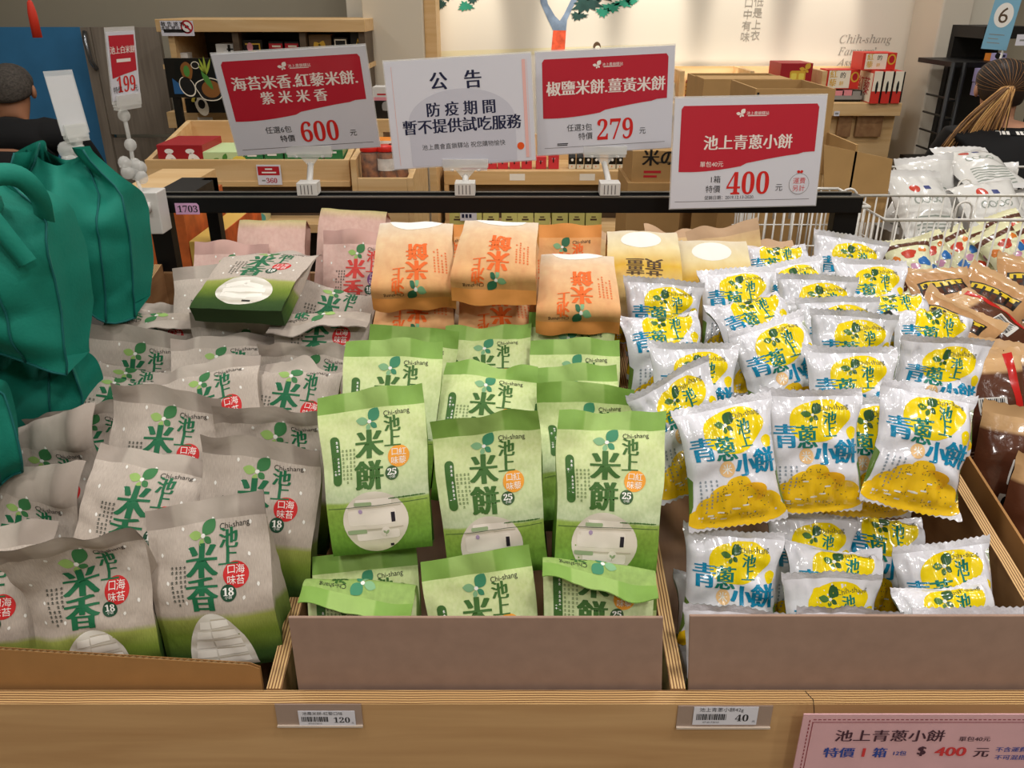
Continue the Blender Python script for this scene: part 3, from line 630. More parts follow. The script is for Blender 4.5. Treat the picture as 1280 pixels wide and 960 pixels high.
# ------------------------------------------------------------------ the display fixture
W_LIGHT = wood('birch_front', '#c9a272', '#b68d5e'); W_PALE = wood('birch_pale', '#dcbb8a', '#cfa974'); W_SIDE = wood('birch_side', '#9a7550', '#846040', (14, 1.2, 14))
PLY_Y = ply_edge('ply_edge_front', 'Y'); PLY_X = ply_edge('ply_edge_side', 'X'); BLACK = mat('black_metal', '#0c0c0d', .45); STEEL = mat('bar_edge_grey', '#8b8880', .4, .6)
CARD = mat('cardboard', '#a97c4a', .85, var=.06, vscale=30); CARDM = mat('greyboard', '#9f8373', .85, var=.08, vscale=45); CARDL = mat('cardboard_edge', '#c9a878', .85)
XD = (-.765, -.2845, .1985, .683, 1.285)                   # bin walls
fx = empty('display_fixture', (0, .74, 0), label='long plywood sloping display bin with black back rail holding all the snack bags', cat='display stand')
def fpart(name): return name
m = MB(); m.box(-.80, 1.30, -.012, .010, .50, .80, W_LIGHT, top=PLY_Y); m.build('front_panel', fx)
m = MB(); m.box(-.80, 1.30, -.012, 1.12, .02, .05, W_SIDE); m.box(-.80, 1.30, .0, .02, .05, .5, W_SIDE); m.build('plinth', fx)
for x in XD:
    mm = MB(); a, b = .0101, 1.0
    pts = [(a, .52), (b, .52), (b, plane_z(b + .74)), (a, plane_z(a + .74))]
    V = [(x + sx * .009, p[0], p[1]) for sx in (-1, 1) for p in pts]
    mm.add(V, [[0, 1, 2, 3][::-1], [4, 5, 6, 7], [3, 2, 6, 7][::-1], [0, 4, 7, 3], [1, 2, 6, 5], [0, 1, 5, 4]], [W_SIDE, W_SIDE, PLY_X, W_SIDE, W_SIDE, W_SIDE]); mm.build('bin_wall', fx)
for i in range(4):                                  # sloping bin floors under the bags
    x0, x1 = XD[i] + .0095, XD[i + 1] - .0095; m = MB(); V = []
    for y in (.012, .998): V += [(x0, y, plane_z(y + .74) - .17), (x1, y, plane_z(y + .74) - .17), (x0, y, plane_z(y + .74) - .158), (x1, y, plane_z(y + .74) - .158)]
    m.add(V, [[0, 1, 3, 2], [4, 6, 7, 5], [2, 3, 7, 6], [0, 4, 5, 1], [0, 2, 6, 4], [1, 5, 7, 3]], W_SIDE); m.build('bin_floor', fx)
m = MB(); m.box(XD[1] + .0095, XD[2] - .0095, .735, .747, plane_z(1.48) - .15, plane_z(1.48) + .012, W_PALE); m.build('cross_board', fx)
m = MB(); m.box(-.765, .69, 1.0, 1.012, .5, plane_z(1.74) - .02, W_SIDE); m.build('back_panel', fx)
RZ0, RZ1 = 1.142, 1.175
m = MB(); m.box(-.772, .735, 1.0, 1.045, RZ0, RZ1, BLACK); m.build('back_rail', fx, bevel=.0015)
m = MB(); m.box(-.772, .735, .9985, 1.002, RZ1 - .0005, RZ1 + .0025, STEEL); m.box(-.74, .72, 1.03, 1.04, RZ1, RZ1 + .005, BLACK); m.box(-.74, .72, 1.028, 1.031, RZ1 + .004, RZ1 + .0062, STEEL); m.build('rail_edge', fx)
for x0, x1 in ((-.772, -.73), (.685, .735)):
    m = MB(); m.box(x0, x1, 1.013, 1.045, .06, RZ0, BLACK); m.build('post', fx, bevel=.001)
m = MB(); m.box(-.717, -.690, 1.20, 1.23, .06, RZ0 + .03, BLACK); m.box(-.772, -.690, 1.045, 1.23, RZ0, RZ0 + .03, BLACK); m.build('rear_post', fx)

# loose boards that keep the bags in
def lip(name, pts, y, t, m_, label, cat):
    r = empty(name, (pts[0][0], y, pts[0][1]), label=label, cat=cat)
    return r
L0, L1 = at(-60, 800, .766), at(325, 829, .766)
lf = empty('corrugated_flap', (-.5, .757, .803), label='brown corrugated cardboard strip with open cut edge before the grey bags', cat='cardboard')
x0, x1, za, zb = -.752, -.3005, .869, .833
for dy in (0, .0042):
    m = MB(); m.prism([(x0 + .5, -.014), (x1 + .5, -.014), (x1 + .5, zb - .803 - .006), (x1 + .5 - .012, zb - .803), (x0 + .5, za - .803)], dy - .0006, dy, CARD); m.build('liner', lf)
m = MB(); n = 220; zt = lambda x: za + (zb - za) * (x - x0) / (x1 - x0)
P = [[(x0 + (x1 - x0 - .014) * i / n + .5, .0018 + .0017 * math.sin(i * PI / 2), (-.013 if k == 0 else zt(x0 + (x1 - x0 - .014) * i / n) - .803 - .0008)) for i in range(n + 1)] for k in (0, 1)]
m.grid(P, CARDL); m.build('fluting', lf)
def board(name, a, b, c, d, y, t, label):
    """trapezoid board from the pixel corners of its front face"""
    P = [at(*q, y) for q in (a, b, c, d)]; o = P[3]
    m = MB(); m.prism([(p.x - o.x, p.z - o.z) for p in P][::-1], 0, t, CARDM)
    ob = m.build(name, bevel=.001); ob.location = o + Vector((0, 0, .001)); tag(ob, label, 'board')
board('greyboard_strip', (360, 773), (829, 773), (827, 871), (374, 871), .757, .004, 'mauve brown board strip standing before the green bags')
board('greyboard_strip', (862, 771), (1330, 771), (1335, 871), (860, 871), .757, .004, 'mauve brown board strip standing before the white film bags')
# cardboard lining along the right-hand bin
m = MB(); V = []
for y in (.80, 1.40): V += [(.712, y, plane_z(y) - .1), (.716, y, plane_z(y) - .1), (.712, y, plane_z(y) + .012), (.716, y, plane_z(y) + .012)]
m.add(V, [[0, 1, 3, 2], [4, 6, 7, 5], [2, 3, 7, 6], [0, 4, 5, 1], [0, 2, 6, 4], [1, 5, 7, 3]], CARD)
tag(m.build('cardboard_liner'), 'brown cardboard sheet lining the bin of brown packets', 'cardboard')

# ------------------------------------------------------------------ grey, pink
def many(kind, cat, group, pre, rows):
    for (var, tx, ty, h, lean, roll, yaw, suf) in rows:
        if abs(roll) < 90 and 24 < lean < 56 and kind in ('grey', 'green', 'white'): lean = 24 + (lean - 24) * .35
        place(kind, var, tx, ty, h, lean, roll, yaw, pre + ' ' + suf, cat, group)
many('grey', 'snack bag', 'grey rice puff bags in the bin', 'grey rice puff bag', [
 (2, -42, 668, 0.135, 9, 0, 4, 'cut off at the lower left behind the corrugated strip'),
 (3, 96, 652, 0.155, 9, 5, 2, 'standing behind the corrugated strip, crumpled top, left of its twin'),
 (0, 251, 632, 0.155, 10, 7, -2, 'standing at the right end of the corrugated strip, window showing'),
 (8, 45, 598, 0.160, 15, -7, -4, 'partly under the lowest green tote corner'),
 (9, 188, 566, 0.160, 15, -12, 0, 'leaning behind the two front bags, tilted right'),
 (1, 314, 552, 0.175, 15, -4, -1, 'behind the window bag, beside the plywood wall, smooth front'),
 (8, 58, 537, 0.145, 15, 2, -2, 'under the tote, only leaf mark and first character showing'),
 (1, 224, 488, 0.185, 15, -4, -2, 'in the middle of its bin with smooth front and whole badge'),
 (3, 338, 503, 0.170, 15, -3, 1, 'with folded top, beside the tall green bag'),
 (10, 112, 496, 0.165, 50, 4, 7, 'with peaked crumpled top just beneath the hanging totes'),
 (7, 148, 447, 0.175, 47, -6, 9, 'right of the second tote, leaf mark below a wide blank top'),
 (9, 262, 446, 0.180, 46, 12, 0, 'with raised right corner, between two leaf-marked neighbours'),
 (4, 357, 438, 0.190, 42, -1, -11, 'with straight seal and red badge, next to green bags'),
 (7, 158, 436, 0.140, 52, -5, 8, 'peeping out behind the wide blank-topped bag'),
 (1, 175, 412, 0.160, 50, -6, 4, 'with plain unprinted top beside the back tote corner'),
 (9, 277, 415, 0.175, 46, -1, 8, 'with wide flat top and small leaf mark, mid pile'),
 (10, 400, 424, 0.165, 46, 0, -6, 'leaf mark showing below the folded-over one'),
 (6, 205, 392, 0.165, 24, -5, 1, 'with top folded forward near the black post'),
 (3, 303, 391, 0.165, 50, -4, -3, 'with straight pale seal under the grass-printed bag'),
 (6, 404, 391, 0.180, 22, -1, -7, 'with top folded forward beside the lone standing bag'),
 (2, 222, 370, 0.145, 52, -8, 11, 'with crumpled folded top beside the black post'),
 (1, 268, 334, 0.165, 62, 6, 7, 'lying flat at the back, window toward the front'),
 (8, 318, 376, 0.140, 52, 2, -3, 'squeezed under the grass-printed bag'),
 (7, 418, 338, 0.185, 32, -7, -3, 'standing alone beside the orange bags'),
 (11, 347, 306, 0.205, 66, -3, -2, 'lying on top with its grass print and round window up')])
many('pink', 'snack bag', 'pink rice puff bags', 'pink rice puff bag', [
 (0, 450, 291, .20, 14, -1, -3, 'standing upright beside the orange bags'),
 (1, 446, 268, .185, 34, 178, -3, 'lying upside down behind the upright pink one'),
 (1, 345, 281, .165, 36, 180, 2, 'lying upside down behind the grass-printed bag'),
 (0, 290, 305, .155, 42, -3, 3, 'half covered by the grass-printed bag')])
# ------------------------------------------------------------------ green, orange, kraft
many('green', 'snack bag', 'green rice cracker bags', 'green rice cracker bag', [
 (0, 463, 491, .235, 22, 4, 3, 'standing in front beside the grey bags'),
 (1, 605, 520, .225, 23, 6, -2, 'middle of the three standing in front'),
 (3, 766, 516, .235, 20, -2, -3, 'standing in front beside the white film bags, rounded top'),
 (0, 493, 428, .23, 30, -4, 2, 'behind the standing one on the grey bag side'),
 (1, 519, 413, .185, 42, -8, 0, 'pale top peeping out beneath the orange bags'),
 (3, 620, 406, .18, 36, 0, 0, 'in the middle of the back row below the orange bags'),
 (2, 614, 450, .20, 44, -4, -2, 'with top folded back, behind the middle standing one'),
 (1, 713, 393, .175, 30, -3, -2, 'last in its row, directly under the right orange bag'),
 (0, 716, 427, .165, 32, -2, -2, 'second from the back beside the white film bags'),
 (0, 714, 460, .17, 36, 1, -2, 'with dark chequered seal behind the flattened one'),
 (4, 722, 490, .165, 60, 3, -3, 'lying flattened behind the round-topped one'),
 (0, 452, 694, .10, 20, 3, 2, 'lowest front row by the plywood wall, leaf mark showing'),
 (5, 455, 724, .075, 14, 2, -2, 'with top folded forward just behind the board strip'),
 (0, 602, 698, .09, 18, 7, 0, 'behind the board strip in the middle, first character showing'),
 (5, 750, 702, .10, 20, -1, -3, 'with top folded forward below the round-topped one'),
 (1, 752, 742, .06, 14, 1, 0, 'behind the board strip below the folded one'),
 (0, 422, 800, -.085, 5, 0, 3, 'low in the corner beside the board strip and grey bags'),
 (0, 757, 806, -.085, 5, 0, -3, 'low in the corner at the far end of the board strip')])
for (var, px, py, y, z, lean, roll, yaw, suf) in (
   (0, 533, 293, 0, .245, 78, 180, 2, 'on top of the stack beside the pink bag'), (1, 527, 352, 0, .15, 78, 180, 0, 'below the stacked one nearest the pink bag'),
   (1, 622, 293, 0, .245, 78, 179, -4, 'on top of the middle stack'), (0, 618, 356, 0, .145, 78, 181, 2, 'below the middle stacked one'),
   (0, 710, 333, 0, .19, 74, 180, -3, 'lying alone above the back green bags'), (2, 706, 283, 0, .215, 6, 0, -2, 'standing plain side out with crumpled top behind the lone lying one'),
   (2, 555, 283, 0, .185, 4, 0, 3, 'standing behind the stack nearest the pink bag'), (2, 640, 288, 0, .185, 4, -3, 0, 'standing behind the middle stack')):
    place('orange', var, px, py, z, lean, roll, yaw, 'orange cracker bag ' + suf, 'snack bag', 'orange cracker bags')
many('kraft', 'snack bag', 'brown paper cracker bags', 'brown paper cracker bag', [
 (0, 800, 298, .185, 58, 180, -2, 'with white window and yellow print behind the first white bag'),
 (0, 884, 305, .165, 56, 180, 0, 'second one with yellow print behind the white bags'),
 (1, 784, 284, .19, 12, 2, -2, 'standing next to the plain orange one'),
 (1, 850, 277, .20, 14, 4, 0, 'with crumpled top under the rail'),
 (0, 905, 281, .19, 16, 10, 0, 'with pointed crumpled top under the price sign'),
 (1, 958, 287, .18, 18, -2, 2, 'nearest the wire basket')])
# ------------------------------------------------------------------ white film bags
many('white', 'snack bag', 'white film cracker bags', 'white and yellow cracker bag', [
 (0, 903, 503, .215, 24, 6, 3, 'standing in front beside the green bags'),
 (1, 1020, 489, .22, 26, 3, -2, 'middle of the three standing in front'),
 (2, 1168, 487, .225, 28, -11, -4, 'tilted one standing in front beside the plywood wall'),
 (0, 1082, 500, .18, 26, -1, 0, 'squeezed between the middle and the tilted standing ones'),
 (3, 830, 470, .21, 46, 16, 8, 'slanting over the last green bag'),
 (1, 866, 431, .205, 28, 0, 4, 'behind the slanting one'),
 (2, 962, 402, .22, 24, 11, 9, 'standing twisted with raised right corner, middle of pile'),
 (1, 1062, 436, .205, 30, 3, -4, 'behind the middle standing one'),
 (3, 1180, 422, .215, 30, -10, -2, 'behind the tilted standing one by the brown packets'),
 (0, 952, 383, .17, 40, 7, -2, 'behind the twisted one, half hidden'),
 (6, 1062, 391, .195, 30, 3, 0, 'in the middle beneath two with slanted seals'),
 (4, 1166, 380, .185, 46, -9, 2, 'with wide seal touching the brown packets'),
 (5, 827, 383, .20, 24, 2, 6, 'next to the bin wall, four rows from its back, tall'),
 (6, 828, 351, .185, 34, 2, 0, 'third from the back next to the bin wall'),
 (0, 818, 331, .17, 40, 4, 1, 'second from the back next to the bin wall'),
 (5, 800, 318, .155, 46, 4, 2, 'directly in front of the yellow printed kraft bag'),
 (6, 890, 307, .175, 44, -1, 7, 'in front of the second kraft bag'),
 (0, 922, 336, .18, 42, -2, 1, 'glaring leaf mark, behind the one with the slanted seal'),
 (5, 932, 362, .19, 40, 9, 8, 'with long slanted seal in mid pile'),
 (6, 1020, 346, .185, 42, 5, -2, 'glaring one in the centre of the back rows'),
 (0, 984, 327, .165, 46, 4, 7, 'small strip showing behind the glaring centre one'),
 (5, 972, 297, .185, 36, -2, 7, 'at the back near the brown pouches, both teal characters showing'),
 (6, 1063, 297, .18, 40, -3, -4, 'at the back corner beside the wire basket'),
 (1, 1088, 327, .175, 42, -1, 2, 'behind the one touching the brown packets, second row'),
 (5, 1106, 355, .175, 50, -1, 1, 'glaring one third from the back near the basket'),
 (6, 1042, 374, .175, 46, 8, 0, 'with slanted seal rising right, near the centre'),
 (1, 918, 664, 0.065, 22, -2, -2, 'lying below the first standing one'),
 (5, 893, 716, 0.045, 18, -10, 8, 'lying behind the board strip by the green bags'),
 (6, 905, 757, 0.045, 18, -1, 6, 'lowest beside the bin wall, seal over the board strip'),
 (1, 1014, 642, 0.070, 24, -6, 7, 'lying below the middle standing one'),
 (5, 1050, 679, 0.065, 22, -4, -3, 'lying second row up in the centre front'),
 (6, 1036, 715, 0.045, 18, 3, 7, 'lying in the centre front with straight seal'),
 (2, 1182, 682, 0.065, 22, 6, -6, 'lying with glittering folded seal by the plywood wall'),
 (5, 1184, 727, 0.045, 18, 5, 3, 'lying by the plywood wall, second from the board strip'),
 (6, 1058, 757, 0.045, 18, 2, 6, 'just behind the board strip in the centre'),
 (0, 1212, 764, 0.045, 18, -2, -1, 'just behind the board strip by the plywood wall'),
 (5, 1108, 636, 0.070, 24, -9, -1, 'half hidden below the tilted standing one'),
 (6, 890, 806, -.03, 8, 4, 4, 'low in the gap beside the board strip')])
# ------------------------------------------------------------------ room
def struct(name, m, parent=None, **k): return tag(m.build(name, parent, **k), kind='structure')
BEIGE = mat('wall_beige', '#cdc5b4', .8); MURAL = mat('mural_paper', '#ded8c9', .7); OLIVE = mat('wall_shade', '#b1a894', .8)  # OLIVE is the plain darker beige of the outer walls
m = MB(); m.box(-5, 5, -2, 7, -.02, 0, mat('floor_tile', '#8a8378', .4)); struct('floor', m)
m = MB(); m.box(-5, 5, -2, 7, CEIL, CEIL + .02, mat('ceiling_white', '#d8d4cc', .8)); struct('ceiling', m)
m = MB(); m.box(-5, -.72, 5.3, 5.32, 0, CEIL, OLIVE); struct('wall_back', m)
m = MB(); m.box(-5.02, -5, -2, 7, 0, CEIL, OLIVE); struct('wall_left', m)
m = MB(); m.box(5, 5.02, -2, 7, 0, CEIL, OLIVE); struct('wall_right', m)
m = MB(); m.box(-5, 5, -2.02, -2, 0, CEIL, OLIVE); struct('wall_front', m)
YM = 4.6
m = MB(); m.box(at(440, 100, YM).x, 2.5, YM, YM + .02, 0, CEIL, MURAL); struct('wall_mural', m)
cx0, cx1 = at(458, 90, 4.3).x, at(531, 90, 4.3).x
m = MB(); m.box(cx0, cx1, 4.3, 5.3, 0, CEIL, BEIGE); struct('wall_column', m, bevel=.004)
m = MB(); m.box(cx1 + .001, at(546, 90, 4.3).x, 4.36, 4.6, 0, CEIL, W_PALE); struct('trim_1', m)
px0, px1 = at(1160, 100, 4.3).x, at(1199, 100, 4.3).x
m = MB(); m.box(px0, px1, 4.3, 5.3, 0, CEIL, mat('pillar_cream', '#cfc6b6', .75)); struct('wall_pillar', m, bevel=.01)
m = MB(); m.box(px1, 5, 5.0, 5.02, 0, CEIL, OLIVE); struct('wall_end', m)
# blue partition and grey wooden door
bz = at(60, 34, 4.7).z
m = MB(); m.box(-4.5, at(128, 100, 4.7).x, 4.7, 4.74, 0, bz, mat('blue_paint', '#3c7fb0', .6, var=.12, vscale=6)); struct('wall_blue', m)
dw = wood('grey_door_wood', '#8f8477', '#7b7064', (16, 16, 1.1))
ax, bx = at(114, 100, 4.6).x, at(208, 100, 4.6).x; zt = at(160, 34, 4.6).z; zm = at(160, 168, 4.6).z
dr = empty('door_1', ((ax + bx) / 2, 4.6, 0)); tag(dr, kind='structure'); hw = (bx - ax) / 2
m = MB(); m.box(-hw + .05, hw, 0, .03, zm, zt, dw); m.build('upper_board', dr)
m = MB(); m.box(-hw + .05, hw, .01, .035, .02, zm - .02, dw); m.build('lower_board', dr)
m = MB(); m.box(-hw, -hw + .048, -.01, .035, .02, zt, dw); m.build('door_stile', dr)
m = MB(); m.tube([(-hw + .025, -.02, zt - .02), (-hw + .03, -.045, zt - .06), (-hw + .04, -.045, zt - .16), (-hw + .05, -.02, zt - .2)], .012, mat('chrome', '#8d9298', .25, .9)); m.build('door_handle', dr)

# ------------------------------------------------------------------ helpers for goods on the shelves
def pbox(name, label, cat, x0, y0, x1, y1, Y, dep, m_, deco=None, mats=None, group=None, top=None, bevel=.002, rz=0, parts=()):
    a, b = at(x0, (y0 + y1) / 2, Y), at(x1, (y0 + y1) / 2, Y); zt = at((x0 + x1) / 2, y0, Y).z; zb = at((x0 + x1) / 2, y1, Y).z
    w, h = b.x - a.x, zt - zb
    mb = MB(); mb.box(-w / 2, w / 2, 0, dep, 0, h, m_, top=top)
    if deco:
        sh = Sheet(); deco(sh, w, h); mb.plane_sheet(sh, (-w / 2, 0, 0), (1, 0, 0), (0, 0, 1), mats, .0003)
    o = mb.build(name); o.location = ((a.x + b.x) / 2, Y, zb); o.rotation_euler = (0, 0, math.radians(rz))
    tag(o, label, cat, group); o['w'], o['h'] = w, h
    return o
INK = {k: mat('print_' + k, c, .5) for k, c in dict(white='#f1eee8', red='#b5202b', gold='#d8ab3a', black='#191715', green='#4f8a3a', orange='#e0762c', brown='#5a4632', navy='#1d2344', grey='#8d8d8b', cream='#efe6d2', blue='#3b6fae', pink='#dc8d96', teal='#59a9a0', yellow='#e9d45a').items()}
def R(s, x, y, w, h, m_, L=1): s.poly([(x, y), (x + w, y), (x + w, y + h), (x, y + h)], m_, L)

# dark shelf, far left
SY = 4.05; q0, q1 = at(194, 30, SY), at(456, 30, SY); zt, zl = at(320, 24, SY).z, at(320, 40, SY).z; zs = at(250, 139, SY).z
sA = empty('wall_shelf', ((q0.x + q1.x) / 2, SY, 0), label='tall pale wood shelf with dark inside behind the first price sign', cat='shelf'); W2 = (q1.x - q0.x) / 2
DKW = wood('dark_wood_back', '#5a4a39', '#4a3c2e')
m = MB(); m.box(-W2, W2, 0, .45, zl, zt, W_PALE); m.build('top_board', sA, bevel=.002)
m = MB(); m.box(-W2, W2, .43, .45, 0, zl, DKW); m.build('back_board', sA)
for px in (214, 294, 378, 452):
    x = at(px, 60, SY).x - (q0.x + q1.x) / 2; m = MB(); m.box(x - .014, x + .014, .02, .43, 0, zl, DKW if px != 214 else W_PALE); m.build('upright', sA)
zsh = at(300, 72, SY).z - .03
m = MB(); m.box(-W2, W2, .01, .43, zsh - .02, zsh, W_PALE); m.build('shelf_board', sA)
m = MB(); m.box(-W2, W2, -.04, .43, zs - .07, zs, W_PALE)
sh = Sheet()
for x in (.14, .33, .47, .66): R(sh, x, .018, .07, .03, 'white')
m.plane_sheet(sh, (-W2, -.04, zs - .07), (1, 0, 0), (0, 0, 1), INK); m.build('shelf_board', sA)
def on_shelf(name, label, cat, x0, y0, x1, m_, deco=None, zb=None, dep=.12, Y=SY + .06, group=None):
    a, b = at(x0, y0, Y), at(x1, y0, Y); zb = zsh + .0005 if zb is None else zb; w, h = b.x - a.x, a.z - zb
    mb = MB(); mb.box(-w / 2, w / 2, 0, dep, 0, h, m_)
    if deco: sh = Sheet(); deco(sh, w, h); mb.plane_sheet(sh, (-w / 2, 0, 0), (1, 0, 0), (0, 0, 1), INK, .0003)
    o = mb.build(name, bevel=.0015); o.location = ((a.x + b.x) / 2, Y, zb); return tag(o, label, cat, group)
BLK = mat('black_box', '#15130f', .4); WHT = mat('white_box', '#cfcdc9', .6); BRN = mat('brown_box', '#6b5438', .6); REDM = mat('red_box', '#a01d24', .5)
def d_cross(s, w, h): s.leaf_mark(w * .75, h * .7, .6, 'black', 'black', 'black'); s.text('米', w * .75, h * .62, .04, 'black', 0, 2)
on_shelf('carton', 'white card box with black mark on the dark shelf', 'box', 269, 55, 291, WHT, lambda s, w, h: (R(s, w * .68, h * .55, .012, .035, 'black'), R(s, w * .62, h * .7, .03, .006, 'black')))
on_shelf('carton', 'tiny white box at the end of the dark shelf', 'box', 220, 66, 234, WHT, dep=.06)
def d_gold(s, w, h): R(s, .01, h - .02, w - .02, .006, 'gold'); R(s, w - .016, .0, .006, h - .02, 'gold'); s.poly(ellipse(w * .35, h * .7, .014, .02, 12), 'pink', 2); s.poly(ellipse(w * .5, h * .45, .02, .012, 12), 'gold', 2)
on_shelf('gift_box', 'black gift box with thin gold frame on the dark shelf', 'box', 303, 50, 327, BLK, d_gold)
for k, x in enumerate((335, 355)):
    on_shelf('gift_box', ('black box with red top strip on the dark shelf, nearer its left end', 'black box with red top strip, right of its twin')[k], 'box', x, 52, x + 18, BLK, lambda s, w, h: (R(s, .002, h - .03, w - .004, .022, 'red'), R(s, w * .25, h - .024, w * .6, .008, 'cream', 2)), group='black and red boxes')
on_shelf('paper_pack', 'brown paper pack with gold emblem on the dark shelf', 'pack', 385, 43, 413, BRN, lambda s, w, h: (s.poly(leaf(w * .5, h * .45, .045, .016, 1.2), 'gold', 2), s.poly(leaf(w * .5, h * .45, .045, .016, 2.2), 'gold', 2), s.poly(leaf(w * .55, h * .4, .04, .014, .4), 'gold', 2)))
on_shelf('gift_box', 'black box with silver square outline on the dark shelf', 'box', 416, 47, 434, BLK, lambda s, w, h: (R(s, .006, h - .012, w - .012, .005, 'cream'), R(s, .006, 0, .004, h - .01, 'cream'), R(s, w - .01, 0, .004, h - .01, 'cream')))
on_shelf('gift_box', 'black box with gold triangle at the end of the dark shelf', 'box', 437, 39, 456, BLK, lambda s, w, h: (s.poly([(w * .1, h * .2), (w * .5, h * .8), (w * .5, h * .72), (w * .2, h * .2)], 'gold', 2), s.poly([(w * .9, h * .2), (w * .5, h * .8), (w * .5, h * .72), (w * .8, h * .2)], 'gold', 2), s.poly(ellipse(w * .5, h * .35, .008, .014, 10), 'gold', 2)))
# no photography notice on the shelf top
PAPER = mat('paper_white', '#dcdbe4', .7); PLAST = mat('clear_plastic', '#f4f4f2', .08, trans=.0, alpha=.35, spec=.7)
sh = Sheet(); P0, P1 = at(199, 26, SY - .01), at(243, 45, SY - .01); w, h = P1.x - P0.x, P0.z - P1.z
sh.text('敬 告 旅 客', w * .38, h * .78, .022, 'black', .012); sh.text('本區 禁止', w * .3, h * .5, .02, 'black', .012); R(sh, w * .08, h * .22, w * .8, .014, 'black')
sh.poly(ellipse(w * .8, h * .6, .028, .028, 20), 'red', 1); sh.poly(ellipse(w * .8, h * .6, .021, .021, 20), 'white', 2); sh.poly([(w * .8 - .02, h * .6 + .014), (w * .8 - .014, h * .6 + .02), (w * .8 + .02, h * .6 - .014), (w * .8 + .014, h * .6 - .02)], 'red', 3); sh.poly(ellipse(w * .8, h * .6, .01, .007, 10), 'black', 2.5)
sh.items = [(v, f, m_, L) for v, f, m_, L in sh.items if True]
m = MB(); m.box(0, w, 0, .002, 0, h, PAPER); m.plane_sheet(sh, (0, 0, 0), (1, 0, 0), (0, 0, 1), INK, .0003); o = m.build('notice_paper'); o.location = (P0.x, SY - .006, P1.z); tag(o, 'small white prohibition notice with red circle on the shelf edge', 'notice')
# black picture of bowls
PY = 3.75; P0, P1 = at(204, 73, PY), at(300, 122, PY); w, h = P1.x - P0.x, P0.z - P1.z
pf = empty('picture_board', (P0.x, PY, 0), label='black picture board showing bowls, rice and a sprouting plant', cat='picture')
sh = Sheet()
INK['pic'] = mat('picture_dark', '#10120f', .35, var=.5, vscale=14); INK['soil'] = mat('picture_clay', '#8a5a2c', .4); INK['stem'] = mat('picture_stem', '#9fb040', .4); INK['pblue'] = mat('picture_blue', '#2d5f92', .4)
R(sh, .04, .01, w - .04, h - .02, 'pic', 0)
sh.poly(ellipse(w * .30, h * .68, 0.0250, 0.0375, 24, 0, .04), 'soil', 1); sh.poly(ellipse(w * .30, h * .68, 0.0130, 0.0225, 20), 'green', 2)
sh.poly(ellipse(w * .28, h * .28, 0.0310, 0.0425, 26, .5), 'cream', 1); sh.poly(ellipse(w * .28, h * .29, 0.0275, 0.0380, 26, .5), 'black', 2)
sh.poly(ellipse(w * .43, h * .83, 0.0180, 0.0150, 20), 'cream', 1); sh.poly(ellipse(w * .43, h * .83, 0.0150, 0.0120, 20), 'black', 2)
sh.poly(ellipse(w * .60, h * .22, 0.0625, 0.0475, 26, 0, .06), 'cream', 1); sh.poly(ellipse(w * .60, h * .22, 0.0585, 0.0435, 26, 0, .06), 'black', 2); sh.poly(ellipse(w * .61, h * .22, 0.0400, 0.0350, 22), 'soil', 3)
for a, L in ((1.9, .07), (1.6, .075), (1.2, .07), (2.2, .05)): sh.poly(leaf(w * .57, h * .58, L, .005, a), 'stem', 4)
sh.poly(leaf(w * .64, h * .2, .09, .012, 2.05), 'green', 4); sh.poly([(w * .08, h * .5), (w * .24, h * .25), (w * .3, .015), (w * .08, .015)], 'pblue', .5); sh.poly(ellipse(w * .78, h * .6, 0.0250, 0.0500, 20), 'pblue', .5)
m = MB(); m.box(0, w, 0, .03, P1.z, P0.z, BLK); m.plane_sheet(sh, (0, 0, P1.z), (1, 0, 0), (0, 0, 1), INK, .0004); m.build('picture_panel', pf)
for x in (.01, w - .04):
    m = MB(); m.box(x, x + .03, .005, .03, 0, P1.z, BLK); m.build('leg', pf)
pbox('gift_box', 'black box with white character print below the picture board', 'box', 232, 123, 300, 141, 3.9, .12, BLK, lambda s, w, h: (s.poly(ellipse(w * .3, h * .5, .028, .045, 16, .3), 'cream', 2), s.poly(ellipse(w * .3, h * .6, .016, .02, 12), 'black', 3), s.poly(leaf(w * .12, h * .8, .03, .01, .5), 'yellow', 2)), INK)

# pale wooden crate with boxes
YC = 2.78; a, b = at(183, 215, YC), at(437, 215, YC); z1, z0 = at(300, 200, YC).z, at(300, 233, YC).z; zb = at(300, 151, 3.2).z
cr = empty('display_crate', ((a.x + b.x) / 2, YC, 0), label='large pale wooden crate with sloping sides behind the back rail', cat='crate'); W2 = (b.x - a.x) / 2
m = MB(); m.box(-W2, W2, 0, .018, z0, z1, W_PALE); m.box(-W2, W2, -.006, 0, z0, z0 + .018, W_PALE); m.build('front_panel', cr, bevel=.001)
m = MB(); m.box(-W2, W2, .42, .438, .25, zb, W_PALE); m.build('back_panel', cr, bevel=.001)
for sg in (-1, 1):
    m = MB(); V = [(sg * W2 - sg * t, y, z) for t in (0, .018) for (y, z) in ((.018, z0), (.42, z0), (.42, zb), (.018, z1))]
    m.add(V, [[0, 1, 2, 3], [7, 6, 5, 4], [0, 4, 5, 1], [1, 5, 6, 2], [2, 6, 7, 3], [3, 7, 4, 0]], W_PALE); m.build('side_panel', cr)
m = MB(); m.box(-W2 + .018, W2 - .018, .018, .42, z0, z0 + .015, W_PALE); m.build('crate_floor', cr)
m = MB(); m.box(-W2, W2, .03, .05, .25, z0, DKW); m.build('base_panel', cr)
zsf = at(300, 279, 2.7).z; zsb = at(300, 289, 2.7).z
m = MB(); m.box(-W2, W2, -.1, .029, zsb, zsf, W_PALE); m.build('lower_ledge', cr)
m = MB(); m.box(-W2, W2, -.02, .029, .02, zsb - .002, BLK); m.build('kick_panel', cr)
FZ = z0 + .0155
